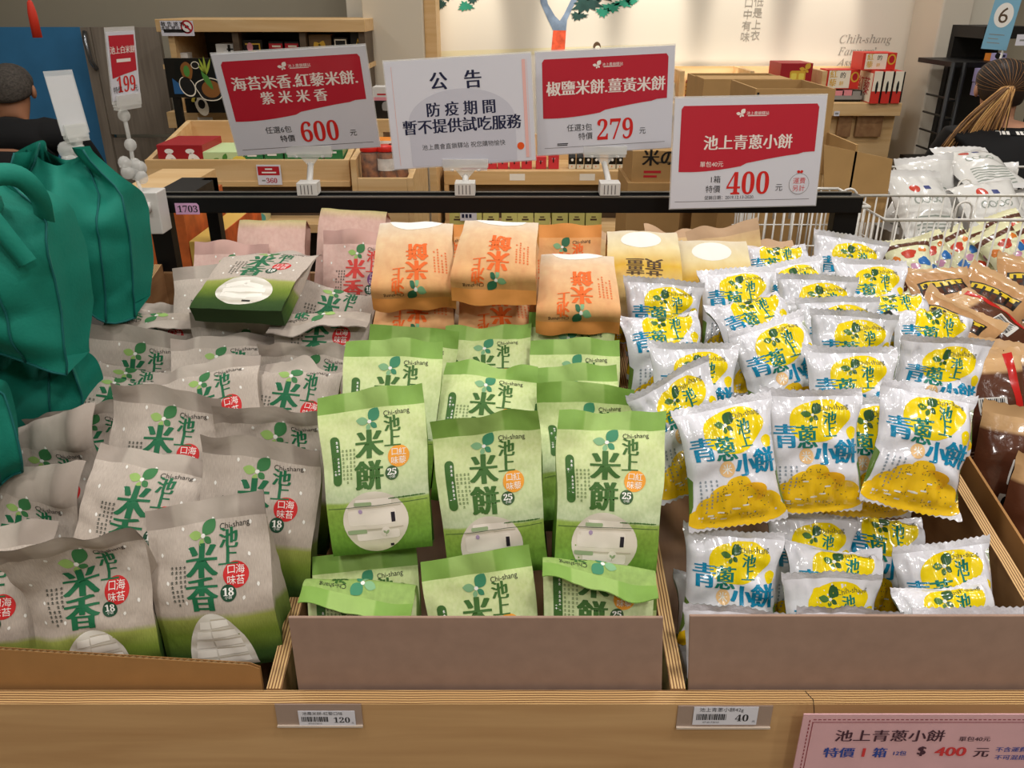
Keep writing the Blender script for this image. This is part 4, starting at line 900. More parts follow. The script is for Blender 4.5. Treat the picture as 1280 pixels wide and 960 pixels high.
def in_crate(name, label, cat, x0, y0, x1, m_, deco, dep=.2, Y=YC + .022, group=None):
    return on_shelf(name, label, cat, x0, y0, x1, m_, deco, FZ, dep, Y, group)
def d_red(s, w, h):
    for k in (.26, .72):
        s.poly(ellipse(w * k, h * .82, w * .1, h * .07, 14), 'white', 1); s.poly(leaf(w * k, h * .78, h * .5, .02, -1.5 if k < .5 else -1.2), 'white', 1); s.poly(ellipse(w * (k + .04), h * .5, w * .06, h * .12, 14), 'pink', 1)
in_crate('gift_box', 'dark red box with white flower prints in the pale crate', 'box', 195, 181, 252, REDM, d_red)
in_crate('gift_box', 'pale green box with tiny leaf print in the pale crate', 'box', 253, 190, 303, mat('pale_green_box', '#c3d8a0', .6), lambda s, w, h: (s.poly(leaf(w * .2, h * .6, .03, .008, .6), 'green', 1), s.poly(leaf(w * .5, h * .65, .03, .008, 1.2), 'green', 1), s.poly(ellipse(w * .9, h * .55, .03, .03, 14), 'yellow', 1)))
for k in range(5):
    x = 305 + 25 * k
    in_crate('snack_packet', 'green packet in the pale crate, %s of five in a row' % ('first', 'second', 'third', 'fourth', 'last')[k], 'packet', x, 191 - k, x + 23, mat('green_packet', '#2f7a4a', .3, coat=.4), lambda s, w, h: R(s, .01, h - .012, w * .5, .006, 'white'), .1, group='green packets in the crate')
for k in range(7):
    x0 = 232 + 14.5 * k; pbox('snack_packet', ('teal and cream packet on the ledge under the back rail' if k % 2 else 'yellow and teal packet on the ledge under the back rail'), 'packet', x0, 266, x0 + 13.5, 278.6, 2.72, .06, mat('cream_packet', '#d9d6a4', .5),
      (lambda s, w, h: (s.poly(ellipse(w * .35, h * .5, h * .42, h * .45, 14), 'green', 1), R(s, w * .62, .002, w * .3, h * .9, 'teal', 1))) if k % 2 else (lambda s, w, h: (s.poly(ellipse(w * .6, h * .5, h * .42, h * .45, 14), 'teal', 1), R(s, w * .05, .002, w * .2, h * .9, 'yellow', 1))), INK, group='teal packets on the ledge' if k % 2 else 'yellow packets on the ledge')
# tags on the crate
def card_tag(name, label, x0, y0, x1, y1, Y, m_, deco, cat='price tag', t=.0015):
    a, b = at(x0, y0, Y), at(x1, y1, Y); w, h = b.x - a.x, a.z - b.z; mb = MB(); mb.box(-w / 2, w / 2, 0, t, 0, h, m_); sh = Sheet(); deco(sh, w, h)
    mb.plane_sheet(sh, (-w / 2, 0, 0), (1, 0, 0), (0, 0, 1), INK, .0002); o = mb.build(name); o.location = ((a.x + b.x) / 2, Y, b.z); return tag(o, label, cat)
PINKT = mat('pink_tag', '#d9a8cf', .6)
card_tag('price_tag', 'small pink tag reading 1607 on the pale crate', 186, 227, 200, 233, YC - .009, PINKT, lambda s, w, h: s.text(serif('1607'), w / 2, h / 2, h * .8, 'navy'))
card_tag('price_tag', 'small white price tag on the pale crate front', 246, 225, 264, 232, YC - .009, PAPER, lambda s, w, h: (R(s, w * .1, h * .2, w * .4, h * .25, 'navy'), R(s, w * .1, h * .65, w * .7, h * .12, 'grey')))
def d_360(s, w, h): R(s, w * .04, h * .48, w * .9, h * .44, 'red'); R(s, w * .35, h * .75, w * .3, h * .07, 'white', 2); R(s, w * .2, h * .58, w * .6, h * .07, 'white', 2); s.text(serif('360'), w * .58, h * .22, h * .34, 'red'); R(s, w * .17, h * .18, w * .15, h * .07, 'grey')
card_tag('price_card', 'small red and white price card reading 360 on the pale crate', 320, 206, 353, 231, YC - .01, PAPER, d_360, 'price card')
# jar crate
YJ = 2.74; a, b = at(440, 230, YJ), at(516, 230, YJ); z1, z0 = at(480, 223, YJ).z, .02
jc = empty('jar_crate', ((a.x + b.x) / 2, YJ, 0), label='pale wooden crate holding red lidded jars beside the large crate', cat='crate'); W2 = (b.x - a.x) / 2
m = MB(); m.box(-W2 + .0185, W2 - .0185, 0, .018, z0, z1, W_PALE); m.build('front_panel', jc, bevel=.001)
for sg, dz in ((-1, .07), (1, .0)):
    m = MB(); V = [(sg * W2 - sg * t, y, z) for t in (.018, .0) for (y, z) in ((0, z0), (.5, z0), (.5, z1 + dz + .04), (0, z1 + (.06 if sg < 0 else 0)))]
    m.add(V, [[0, 1, 2, 3], [7, 6, 5, 4], [0, 4, 5, 1], [1, 5, 6, 2], [2, 6, 7, 3], [3, 7, 4, 0]], W_PALE); m.build('side_panel', jc)
m = MB(); m.box(-W2 + .0185, W2 - .0185, .0185, .5, z1 - .03, z1 - .012, W_PALE); m.build('crate_floor', jc)
NUT = mat('nut_mix', '#8a5326', .5, var=.9, vscale=45, bump=.6, bscale=50); GLS = mat('jar_shell', '#ffffff', .05, alpha=.07, spec=.8); LID = mat('lid_red', '#d42a20', .35); JL = mat('jar_label', '#d8d2ca', .6, var=.25, vscale=40)
def jar(x, y, label, lab):
    r = empty('snack_jar', (x, y, z1 - .0115), label=label, cat='jar', group=None)
    m = MB(); m.lathe([(a_ * .78, b_ * .86) for a_, b_ in [(.036, .002), (.04, .008), (.04, .095), (.036, .102)]], NUT, n=20); m.build('nuts', r)
    m = MB(); m.lathe([(a_ * .78, b_ * .86) for a_, b_ in [(.04, 0), (.0425, .006), (.0425, .098), (.037, .106)]], GLS, n=20, caps=False); m.build('jar_body', r)
    m = MB(); m.lathe([(a_ * .78, b_ * .86) for a_, b_ in [(.0405, .104), (.0415, .106), (.0415, .122), (.039, .125)]], LID, n=20); m.build('lid', r)
    if lab:
        m = MB(); m.grid([[(.0338 * math.sin(t), -.0338 * math.cos(t), z) for t in np.linspace(-.9, .9, 12)] for z in (.03, .068)], JL); m.build('jar_label', r)
for (px, y, lab, s) in ((464, .06, 0, 'red lidded jar of mixed nuts, nearest the large crate'), (484, .06, 1, 'red lidded nut jar with white label'), (499, .085, 0, 'red lidded nut jar mostly hidden behind the notice sign')):
    p = at(px, 215, YJ + y); jar(p.x, YJ + y, s, lab)
# things between the first two signs, far
lo_ = pbox('low_shelf', 'short pale shelf seen between the first two signs', 'shelf', 468, 150, 545, 165, 3.7, .4, W_PALE)
for sx in (-1, 1): m = MB(); m.box(-.015, .015, 0, .4, -lo_.location.z, -.0001, W_PALE); q = m.build('side_leg', lo_); q.location = (sx * (lo_['w'] / 2 - .02), 0, 0)
pbox('snack_packet', 'black packet standing on the short pale shelf', 'packet', 467, 126, 490, 149.6, 3.75, .1, BLK, lambda s, w, h: s.poly(leaf(w * .5, h * .5, .05, .02, .8), 'grey', 1), INK)
pbox('snack_packet', 'white and pink packet lying on the black one', 'packet', 466, 109, 492, 125.6, 3.76, .09, WHT, lambda s, w, h: (R(s, .0, 0, w, h * .25, 'pink'), R(s, w * .2, h * .4, w * .5, h * .12, 'red')), INK)
pbox('carton', 'tall orange and white carton in front of the short pale shelf', 'box', 472, 176, 496, 330, 3.3, .1, mat('orange_box', '#e88a2a', .6), lambda s, w, h: R(s, 0, h * .6, w, h * .4, 'white'), INK)
# centre stepped display
YS = 3.85; a, b = at(555, 222, YS), at(786, 222, YS); zt, zb = at(670, 214, YS).z, at(670, 231, YS).z
sd = empty('step_display', ((a.x + b.x) / 2, YS, 0), label='pale wooden step display behind the rail carrying red boxes and white bottles', cat='shelf'); W2 = (b.x - a.x) / 2
m = MB(); m.box(-W2, W2, 0, .3, zb, zt, W_PALE); sh = Sheet(); R(sh, .30, .02, .07, .03, 'white'); R(sh, .62, .02, .07, .03, 'white'); m.plane_sheet(sh, (-W2, 0, zb), (1, 0, 0), (0, 0, 1), INK); m.build('step_board', sd, bevel=.002)
m = MB(); m.box(-W2, W2, .3, .32, .0, zt + .12, W_PALE); m.build('back_panel', sd)
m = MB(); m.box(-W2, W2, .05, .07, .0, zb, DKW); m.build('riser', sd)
for x in (-W2, W2 - .02):
    m = MB(); m.box(x, x + .02, .0, .05, .0, zb, W_PALE); m.build('side_leg', sd)
zf = at(670, 300, 3.5).z
m = MB(); m.box(-W2, W2, -.35, .049, zf - .03, zf, W_PALE); m.build('lower_board', sd)
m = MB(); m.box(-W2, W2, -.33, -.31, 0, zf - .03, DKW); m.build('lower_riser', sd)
for k, x in enumerate((608, 622, 637, 652, 670, 686)):
    on_shelf('tea_box', 'small red upright box on the step display, %s in its row' % ('first', 'second', 'third', 'fourth', 'fifth', 'last')[k], 'box', x, 196 if x < 680 else 191, x + 13, mat('red_tea_box', '#d2373f', .5), lambda s, w, h: (R(s, w * .4, h * .4, w * .12, h * .3, 'black'), R(s, w * .3, h * .6, w * .35, h * .08, 'pink')), zt + .0005, .05, YS + .05, 'red boxes on the step display')
for k, x in enumerate((711, 721, 731, 741, 761, 771)):
    o = on_shelf('milk_carton', 'white carton with black cap part on the step display, %s in its row' % ('first', 'second', 'third', 'fourth', 'fifth', 'last')[k], 'carton', x, 205.5, x + 8.5, mat('cream_carton', '#e2dcc8', .5), lambda s, w, h: R(s, w * .4, h * .4, w * .12, h * .35, 'orange'), zt + .0005, .05, YS + .05, 'white cartons on the step display')
    w = o.dimensions.x if o.dimensions.x else .03
    mb = MB(); w = (at(x + 8.5, 205, YS).x - at(x, 205, YS).x); hh = at(x, 205.5, YS + .05).z - zt
    mb.box(-w / 2, w / 2, 0, .05, hh, hh + .03, BLK); mb.add([(-w / 2, 0, hh + .03), (w / 2, 0, hh + .03), (w / 2, .05, hh + .03), (-w / 2, .05, hh + .03), (-w / 2, .025, hh + .06), (w / 2, .025, hh + .06)], [[0, 1, 5, 4], [2, 3, 4, 5], [1, 2, 5], [3, 0, 4]], BLK)
    sh = Sheet(); sh.poly(ellipse(w / 2, .02, .006, .006, 12), 'white', 1); mb.plane_sheet(sh, (-w / 2, 0, hh), (1, 0, 0), (0, 0, 1), INK); mb.build('gable_top', o)
pbox('gift_box', 'dark red box low on the step display behind the notice sign', 'box', 576, 203, 606, 212.2, YS + .03, .1, REDM)
k = 0
for x0 in (562, 583, 604, 627, 647, 668, 690, 711, 732):
    k += 1; pbox('soap_box', 'small yellow box under the back rail, number %s from the pink bags' % ('one', 'two', 'three', 'four', 'five', 'six', 'seven', 'eight', 'nine')[k - 1], 'box', x0, 264, x0 + 19.5, 299.5, 3.5, .12, mat('yellow_box', '#d5cf7c', .5), lambda s, w, h: (R(s, w * .28, h * .68, w * .42, h * .06, 'brown'), R(s, w * .04, h * .42, w * .92, h * .02, 'green'), R(s, w * .35, h * .78, w * .28, h * .04, 'brown')), INK, group='yellow boxes under the rail')
card_tag('price_tag', 'clear white price tag before the yellow boxes', 575, 264, 596, 276, 3.48, PAPER, lambda s, w, h: (R(s, w * .1, h * .3, w * .15, h * .4, 'navy'), R(s, w * .32, h * .3, w * .15, h * .4, 'navy'), R(s, w * .54, h * .3, w * .15, h * .4, 'navy')))
# brown cartons at the centre right
def d_rice(s, w, h): s.text('米の華', w * .74, h * .8, .062, 'black', .03); R(s, w * .5, h * .62, w * .45, h * .05, 'brown'); s.text('香Q', w * .33, h * .34, .04, 'red', .02) if 0 else (R(s, w * .25, h * .3, w * .36, h * .08, 'red'), R(s, w * .25, h * .16, w * .28, h * .07, 'red'))
CBX = mat('carton_kraft', '#ae8a58', .8, var=.05, vscale=20)
pbox('carton', 'lower brown carton under the printed rice carton', 'box', 783, 229, 850, 300, 3.0, .3, CBX)
pbox('carton', 'brown carton printed with black rice characters between two price signs', 'box', 790, 189, 850, 228.0, 3.02, .26, CBX, d_rice, INK)
pbox('carton', 'plain brown carton with an arrow mark under the fourth sign', 'box', 930, 264, 955, 300, 2.36, .12, CBX, lambda s, w, h: (s.poly([(w * .5, h * .8), (w * .35, h * .5), (w * .65, h * .5)], 'black', 1), R(s, w * .45, h * .3, w * .1, h * .22, 'black')), INK)

# ------------------------------------------------------------------ mural wall
mu = Sheet(); o0 = at(556, 60, YM); Xm = lambda px: at(px, 60, YM).x; Zm = lambda py: at(700, py, YM).z
INK['trunkb'] = mat('mural_bark', '#7f93ab', .7, var=.4, vscale=18); INK['trunko'] = mat('mural_orange', '#dc5a38', .7, var=.35, vscale=30); INK['leafd'] = mat('mural_leaf_dark', '#274a45', .7, var=.4, vscale=14); INK['leafg'] = mat('mural_leaf_green', '#2f9276', .7, var=.3, vscale=14); INK['sand'] = mat('mural_sand', '#dcd4b0', .7); INK['mtext'] = mat('mural_text', '#9a958a', .7)
pt = lambda *q: [(Xm(x), Zm(y)) for x, y in q]
mu.poly(pt((689, 64), (706, 64), (707, 38), (691, 38)), 'trunko', 1)
mu.poly(pt((691, 38), (707, 38), (708, 25), (715, 8), (732, -20), (726, -20), (712, 0), (704, 18), (699, 26), (693, 20), (684, 5), (678, -20), (671, -20), (675, 4), (684, 24)), 'trunkb', 1)
for (x, y, rx, ry, sd_, c) in ((731, 4, 17, 12, 1, 'leafd'), (722, 20, 10, 5, 2, 'leafd'), (752, 15, 9, 6, 3, 'leafg'), (762, 9, 12, 6, 4, 'leafg'), (776, 4, 12, 5, 5, 'leafg'), (742, -8, 24, 10, 6, 'leafd'), (583, 8, 9, 6, 7, 'leafg'), (554, 5, 5, 6, 8, 'leafd'), (592, -2, 8, 6, 9, 'leafd'), (560, -6, 12, 6, 10, 'leafd'), (786, 2, 8, 4, 3, 'leafg')):
    p = []
    for q in range(22):
        a_ = 2 * PI * q / 22; k_ = (1.15 if q % 2 else .72) * (1 + .2 * math.sin(3 * a_ + sd_)); p.append((Xm(x + rx * k_ * math.cos(a_)), Zm(y + ry * k_ * math.sin(a_))))
    mu.poly(p, c, 2)
mu.poly(pt((547, 64), (842, 55), (842, 62), (547, 72)), 'sand', .5)
mu.poly(ellipse(Xm(746), Zm(59), .02, .026, 16), 'brown', 1); mu.poly(ellipse(Xm(747), Zm(61), .014, .016, 16), 'cream', 2)
for i, (t, py) in enumerate((('Chih-shang', 50), ('Farmers\u2019', 64), ('Association', 78))):
    mu.text(ital(t), Xm(1048), Zm(py), .054, 'mtext', 0, 1, center=False)
mu.text('我口中有味', Xm(930), Zm(18), .05, 'mtext', 0, 1, vertical=True); mu.text('頂低是上衣', Xm(942), Zm(16), .05, 'mtext', 0, 1, vertical=True)
m = MB(); m.plane_sheet(mu, (0, YM - .0005, 0), (1, 0, 0), (0, 0, 1), INK, .0004); o = m.build('wall_mural_print'); tag(o, kind='structure')
# cubby shelf under the mural
YK = 4.2; a, b = at(822, 110, YK), at(1042, 110, YK); zt, zb = at(950, 90, YK).z, at(950, 140, YK).z
ck = empty('cubby_shelf', (a.x, YK, 0), label='pale wooden cubby shelf along the lit mural wall', cat='shelf'); LW = at(1127, 135, YK).x - a.x
m = MB(); m.box(0, LW, .37, .39, zb - .2, zt, W_PALE); m.build('back_board', ck)
for px in (823, 852, 940, 1032):
    x = at(px, 100, YK).x - a.x; m = MB(); m.box(x, x + .022, .05, .37, zb, zt, W_PALE); m.build('divider', ck)
zq0, zq1 = at(1080, 129, YK).z, at(1080, 145, YK).z
m = MB(); m.box(0, LW, 0, .37, zq1, zq0, W_PALE); m.build('shelf_board', ck, bevel=.002)
for k_, (x0, x1) in enumerate(((1045, 1062), (1068, 1100))):
    xa, xb = at(x0, 160, YK + .05).x - a.x, at(x1, 160, YK + .05).x - a.x; m = MB(); m.box(xa, xb, .03, .05, at(1070, 172, YK).z, zq1, W_SIDE); m.build('cupboard_door', ck)
m = MB(); m.box(0, LW, .055, .37, 0, zq1, W_PALE); m.build('cupboard', ck)
card_tag('price_tag', 'small white tag at the cubby shelf edge', 1043, 139, 1049, 145, YK - .004, PAPER, lambda s, w, h: R(s, w * .2, h * .3, w * .6, h * .4, 'grey'))
SZ = zq0 + .0006
def cub(name, label, cat, x0, y0, x1, m_, deco=None, dep=.12, Y=YK + .06, zb=None, group=None): return on_shelf(name, label, cat, x0, y0, x1, m_, deco, SZ if zb is None else zb, dep, Y, group)
m = MB(); p = at(840, 118, YK + .16); hh = at(848, 105, YK + .1).z - SZ; m.lathe([(.03, 0), (.032, .01), (.032, hh - .06), (.012, hh - .03), (.012, hh - .005), (.01, hh)], mat('white_bottle', '#dcd8c6', .4), n=16); o = m.build('bottle'); o.location = (p.x, YK + .16, SZ); tag(o, 'white bottle in the first cubby beside the red tube', 'bottle')
m = MB(); p = at(862, 110, YK + .12); hh = at(862, 100, YK + .12).z - SZ; m.lathe([(.02, 0), (.021, .01), (.021, hh - .01), (.019, hh)], REDM, n=16)
for z in (.3, .5, .7): m.lathe([(.0213, hh * z), (.0213, hh * z + .015)], INK['gold'], n=16, caps=False)
o = m.build('gift_tube'); o.location = (p.x, YK + .12, SZ); tag(o, 'slim red tube standing in the lit cubby', 'tube')
cub('carton', 'white carton beside the red tube', 'box', 867, 109, 880, WHT, lambda s, w, h: s.poly(ellipse(w * .6, h * .3, .02, .02, 12), 'red', 1))
def d_seal(s, w, h):
    s.poly(rrect(w * .55, h * .55, .075, .09, .01), 'gold', 1)
    for dx in (-.018, .018):
        for dy in (-.02, .02): s.poly(rrect(w * .55 + dx, h * .55 + dy, .026, .028, .006), 'yellow', 2)
    s.leaf_mark(w * .77, h * .84, .5, 'gold', 'gold', 'gold')
cub('gift_box', 'dark red gift box with square gold seal', 'box', 977, 79, 1017, REDM, d_seal, .2)
def d_calli(s, w, h):
    R(s, w * .08, .004, w * .64, h - .008, 'cream'); s.text('紅藜', w * .22, h * .55, h * .42, 'gold', .02, 2, .1, vertical=True); s.text('的', w * .5, h * .72, h * .32, 'black', .012, 2); s.text('餅', w * .48, h * .3, h * .24, 'gold', .012, 2); s.poly(ellipse(w * .86, h * .62, .02, .024, 16), 'gold', 2); s.poly(ellipse(w * .86, h * .62, .013, .017, 16), 'red', 3)
RB = mat('bright_red_box', '#d3352a', .5)
zz = at(1060, 112, YK + .05).z
cub('gift_box', 'open black tray box holding two pink and grey packs', 'box', 1036, 113, 1078, BLK, lambda s, w, h: (R(s, .02, .01, w * .34, h * .8, 'pink'), R(s, w * .42, .01, w * .28, h * .85, 'pink'), R(s, w * .72, .01, w * .24, h * .75, 'grey'), R(s, .02, .01, w * .9, h * .35, 'grey', 2)), .14)
cub('gift_box', 'white and red calligraphy box on top of the black tray box', 'box', 1034, 87, 1076, RB, d_calli, .1, YK + .07, zz + .001)
# tilted gift boxes stack
def d_side(s, w, h): R(s, .0, h * .38, w, h * .62, 'cream'); s.poly(ellipse(w * .5, h * .5, .006, .03, 10), 'black', 2)
for k_, x0 in enumerate((1095, 1108, 1121)):
    Yk = YK - .02 + .004 * k_; aa = at(x0, 128, Yk); w_ = .039; hgt = at(x0, 89, Yk).z - SZ
    mb = MB(); mb.box(0, w_, 0, .26, 0, hgt, RB); sh = Sheet(); d_side(sh, w_, hgt); mb.plane_sheet(sh, (0, 0, 0), (1, 0, 0), (0, 0, 1), INK, .0003)
    sh = Sheet(); R(sh, .01, .004, .24, hgt * .9, 'cream'); sh.text('紅藜', .13, hgt * .5, .09, 'red', .02, 2); mb.plane_sheet(sh, (0, .26, 0), (0, -1, 0), (0, 0, 1), INK, .0003)
    mb.box(w_, w_ + .008, .003, .257, .003, hgt - .003, BLK); o = mb.build('gift_box', bevel=.001); o.location = (aa.x - .03, Yk, SZ); o.rotation_euler = (0, 0, math.radians(-4)); tag(o, 'red and cream gift box with black edge, %s of three standing upright' % ('first', 'second', 'last')[k_], 'box', 'upright gift boxes')
zz = at(1100, 89, YK).z
cub('gift_box', 'white and red calligraphy box topmost on the upright three', 'box', 1080, 66, 1122, RB, d_calli, .14, YK + .03, zz + .003)
# ------------------------------------------------------------------ cartons behind the fourth sign
def carton(name, label, x0, y0, x1, y1, Y, dep, deco=None):
    a, b = at(x0, y0, Y), at(x1, y0, Y); zb = .42; r = empty(name, ((a.x + b.x) / 2, Y, 0), label=label, cat='box'); w = b.x - a.x; h = a.z
    mb = MB(); mb.box(-w / 2, w / 2, 0, .006, zb, h, CBX); mb.box(-w / 2, w / 2, dep - .006, dep, zb, h, CBX); mb.box(-w / 2, -w / 2 + .006, .006, dep - .006, zb, h, CBX); mb.box(w / 2 - .006, w / 2, .006, dep - .006, zb, h, CBX); mb.box(-w / 2, w / 2, 0, dep, zb, zb + .006, CBX)
    if deco: sh = Sheet(); deco(sh, w, h - zb); mb.plane_sheet(sh, (-w / 2, 0, zb), (1, 0, 0), (0, 0, 1), INK, .0003)
    mb.build('carton_body', r); return r, w, h
r, w, h = carton('carton', 'tall open kraft carton with wide flap beside the wire baskets', 945, 111, 1045, 230, 2.55, .3, lambda s, w, h: (R(s, w * .02, h - .06, w * .03, .05, 'black'), R(s, w - .06, h * .55, .035, .004, 'black'), R(s, w - .06, h * .55 + .05, .035, .004, 'black'), R(s, w - .028, h * .55, .004, .054, 'black')))
P = [at(*q, 2.32) for q in ((1030, 181), (1116, 199), (1105, 278), (1030, 278))]
m = MB(); c_ = Vector(r.location); xf = Matrix.Translation(Vector((0, 2.32, 0)) - c_)
m.prism([(p.x, p.z) for p in P][::-1], 0, .005, CBX, xf); m.build('flap', r)
m = MB(); m.box(w / 2 - .006, w / 2, -.23, .0, P[0].z - .12, P[0].z, CBX); m.build('side_flap', r)
m = MB(); m.box(-w / 2, w / 2, .05, .25, .41 - .0005 - .38, .4195, DKW); m.build('pallet', r)
r2, w, h = carton('carton', 'kraft carton with round red marks behind the open carton', 880, 100, 990, 230, 3.1, .3, lambda s, w, h: (s.poly(ellipse(w * .4, h - .09, .035, .035, 20), 'red', 1), s.poly(ellipse(w * .62, h - .085, .03, .03, 20), 'black', 1), s.poly(ellipse(w * .62, h - .085, .02, .02, 20), 'brown', 2)))
m = MB(); m.box(-w / 2, w / 2, 0, .15, h, h + .003, CBX); m.build('lid_flap', r2)
m = MB(); m.box(-w / 2, w / 2, .05, .25, .03, .4195, DKW); m.build('pallet', r2)
# far left cartons beside the post
OEND = mat('orange_carton_end', '#d8642a', .6, var=.35, vscale=25); YEL = mat('yellow_carton', '#dcb75a', .6)
def end_carton(label, x0, y0, x1, y1, Y, dep, zb=None):
    a, b = at(x0, y0, Y), at(x1, y1, Y); w = b.x - a.x; mb = MB()
    mb.box(-w / 2, w / 2, 0, dep, 0, a.z - b.z, YEL, top=YEL); mb.box(w / 2, w / 2 + .002, .0, dep, .0, a.z - b.z, OEND); o = mb.build('carton', bevel=.002); o.location = ((a.x + b.x) / 2, Y, b.z); return tag(o, label, 'box')
end_carton('yellow gift carton with orange end lying behind the black post', 236, 302, 270, 345, 1.95, .42)
o = pbox('carton', 'tall yellow carton with orange edge beside the black post', 'box', 150, 262, 238, 380, 2.0, .3, mat('orange_carton', '#d06a30', .6, var=.3, vscale=22)); 
pbox('carton', 'brown carton under the yellow one behind the totes', 'box', 140, 380.5, 236, 470, 2.0, .35, CBX)
for o_ in [o for o in COL.objects if o.name.startswith('carton') and o.get('label', '').startswith(('brown carton under', 'tall orange', 'lower brown', 'plain brown'))]:
    V_ = o_.data.vertices; lo = min(v.co.z for v in V_)
    for v in V_:
        if v.co.z < lo + .001: v.co.z = -o_.location.z + .001
pbox('wooden_tray', 'pale wooden tray edge behind the clear sign holder', 'tray', 150, 238, 224, 262, 2.0, .28, W_PALE)
# ------------------------------------------------------------------ wire baskets
WIRE = mat('wire_white', '#dedbd4', .35, spec=.5)
def basket(label, x0, x1, y0, y1, z0, z1, step, legs=True):
    r = empty('wire_basket', ((x0 + x1) / 2, (y0 + y1) / 2, 0), label=label, cat='basket'); cx, cy = (x0 + x1) / 2, (y0 + y1) / 2; hx, hy = (x1 - x0) / 2, (y1 - y0) / 2
    m = MB(); m.tube([(-hx, -hy, z1), (hx, -hy, z1), (hx, hy, z1), (-hx, hy, z1)], .0042, WIRE, 8, closed=True); m.build('rim', r)
    m = MB(); m.tube([(-hx, -hy, z0), (hx, -hy, z0), (hx, hy, z0), (-hx, hy, z0)], .0035, WIRE, 8, closed=True); m.build('base_ring', r)
    for (p, q, nm) in (((-hx, -hy), (hx, -hy), 'front_wires'), ((-hx, hy), (hx, hy), 'back_wires'), ((-hx, -hy), (-hx, hy), 'side_wires'), ((hx, -hy), (hx, hy), 'side_wires')):
        L = math.hypot(q[0] - p[0], q[1] - p[1]); n = max(3, int(L / step)); m = MB()
        for k in range(1, n): t = k / n; x, y = p[0] + (q[0] - p[0]) * t, p[1] + (q[1] - p[1]) * t; m.tube([(x, y, z0), (x, y, z1)], .0022, WIRE, 6)
        m.tube([(p[0], p[1], z0 + (z1 - z0) * .5), (q[0], q[1], z0 + (z1 - z0) * .5)], .0022, WIRE, 6); m.build(nm, r)
    m = MB()
    for k in range(1, int(2 * hy / .05)): m.tube([(-hx, -hy + .05 * k, z0), (hx, -hy + .05 * k, z0)], .0022, WIRE, 6)
    m.build('base_wires', r)
    for x in (-hx * .55, hx * .6):
        m = MB(); m.tube([(x - .02, -hy, z1 - .03), (x - .02, -hy, z1 + .025)] + [(x + .02 * math.cos(t), -hy, z1 + .025 + .02 * math.sin(t)) for t in np.linspace(PI, 0, 7)] + [(x + .02, -hy, z1 - .03)], .0028, WIRE, 6); m.build('handle_loop', r)
    for sx in (-1, 1):
        for sy in (-1, 1): m = MB(); m.tube([(sx * hx, sy * hy, 0), (sx * hx, sy * hy, z0)], .005, WIRE, 6); m.build('leg', r)
    return r
zA = at(1190, 275, 2.02).z
basket('white wire basket of cream snack packets beside the white film bags', at(1106, 276, 2.02).x, 1.75, 2.02, 2.30, zA - .26, zA, .030)
zB = at(1190, 243, 2.5).z
basket('white wire basket full of white rice pouches, farther back', at(1112, 246, 2.5).x, 2.1, 2.5, 2.95, zB - .32, zB, .033)
zC = at(985, 262, 2.05).z
basket('white wire basket partly hidden under the fourth price sign', at(945, 275, 2.08).x, at(1084, 275, 2.08).x, 2.08, 2.30, zC - .2, zC, .022)
CREAM = dict(FILM, front=uv_bands('cream_film', [(0, '#dfe0b8'), (.5, '#e6e4c0'), (1, '#d9dcae')], .25, .1, 5, coat=.5, bump=.3, bscale=40), back=mat('cream_film_back', '#d5d3a8', .3, coat=.4), seal=mat('cream_film_seal', '#d9d5ac', .3, coat=.4), blue=mat('cream_blue', '#2f6fb5', .25, coat=.5), red=mat('cream_red', '#c23f2c', .25, coat=.5), brown=mat('cream_brown', '#5a3322', .25, coat=.5), orange=mat('cream_orange', '#d87a2c', .25, coat=.5), pink=mat('cream_pink', '#c98fb0', .25, coat=.5))
s = Sheet(); W_, H_ = .11, .16; r_ = random.Random(4)
s.poly([(-.055, .125), (.055, .125), (.055, .14), (-.055, .14)], 'brown', 1)
for (a_, b_, rx, c_) in ((-.02, .045, .022, 'blue'), (.03, .03, .014, 'red'), (.0, .10, .018, 'red'), (-.035, .09, .012, 'orange'), (.035, .075, .016, 'blue'), (.01, .06, .012, 'pink'), (-.03, .02, .016, 'brown'), (.035, .11, .01, 'orange')): s.poly(ellipse(a_, b_, rx, rx * .8, 16, 0, .12, a_ * 99), c_, 1)
C_FIN = s.finish(18, 22, W_, H_)
PROTO['cream'] = [film_bag('snack_packet', W_, H_, .05, CREAM, C_FIN, sd_, .003, [], 18, 22, wrk=.8) for sd_ in (61, 62, 63)]
RICE = dict(CREAM, front=mat('rice_film', '#d9d8d4', .25, coat=.5, bump=.35, bscale=28), back=mat('rice_film_back', '#cfced0', .3, coat=.4, bump=.3, bscale=28), seal=mat('rice_film_seal', '#d5d4d2', .3, coat=.4), grey=mat('rice_grey', '#8d958c', .3), navy=mat('rice_navy', '#38427a', .3))
s = Sheet(); W_, H_ = .20, .27
s.poly(ellipse(-.03, .19, .018, .018, 20), 'red', 1); s.poly(rrect(.015, .19, .022, .016, .003), 'navy', 1)
for k in range(4): s.poly(ellipse(-.04 + .026 * k, .145, .013, .013, 16), 'grey', 1); s.poly(ellipse(-.04 + .026 * k, .145, .009, .009, 16), 'seal', 2)
for k in range(7): s.poly(rrect(.0, .09 - .011 * k, .13, .004, .001), 'grey', 1)
R_FIN = s.finish(20, 24, W_, H_)
PROTO['rice'] = [film_bag('rice_pouch', W_, H_, .075, RICE, R_FIN, sd_, .006, [(.2, bd, .06, .2)], 20, 24, wrk=1.2) for sd_, bd in ((71, 15), (72, -25), (73, 40))]
def at_pos(kind, var, px, py, Y, lean, roll, yaw, label, cat, group): return place(kind, var, 0, 0, 0, lean, roll, yaw, label, cat, group, pos=at(px, py, Y))
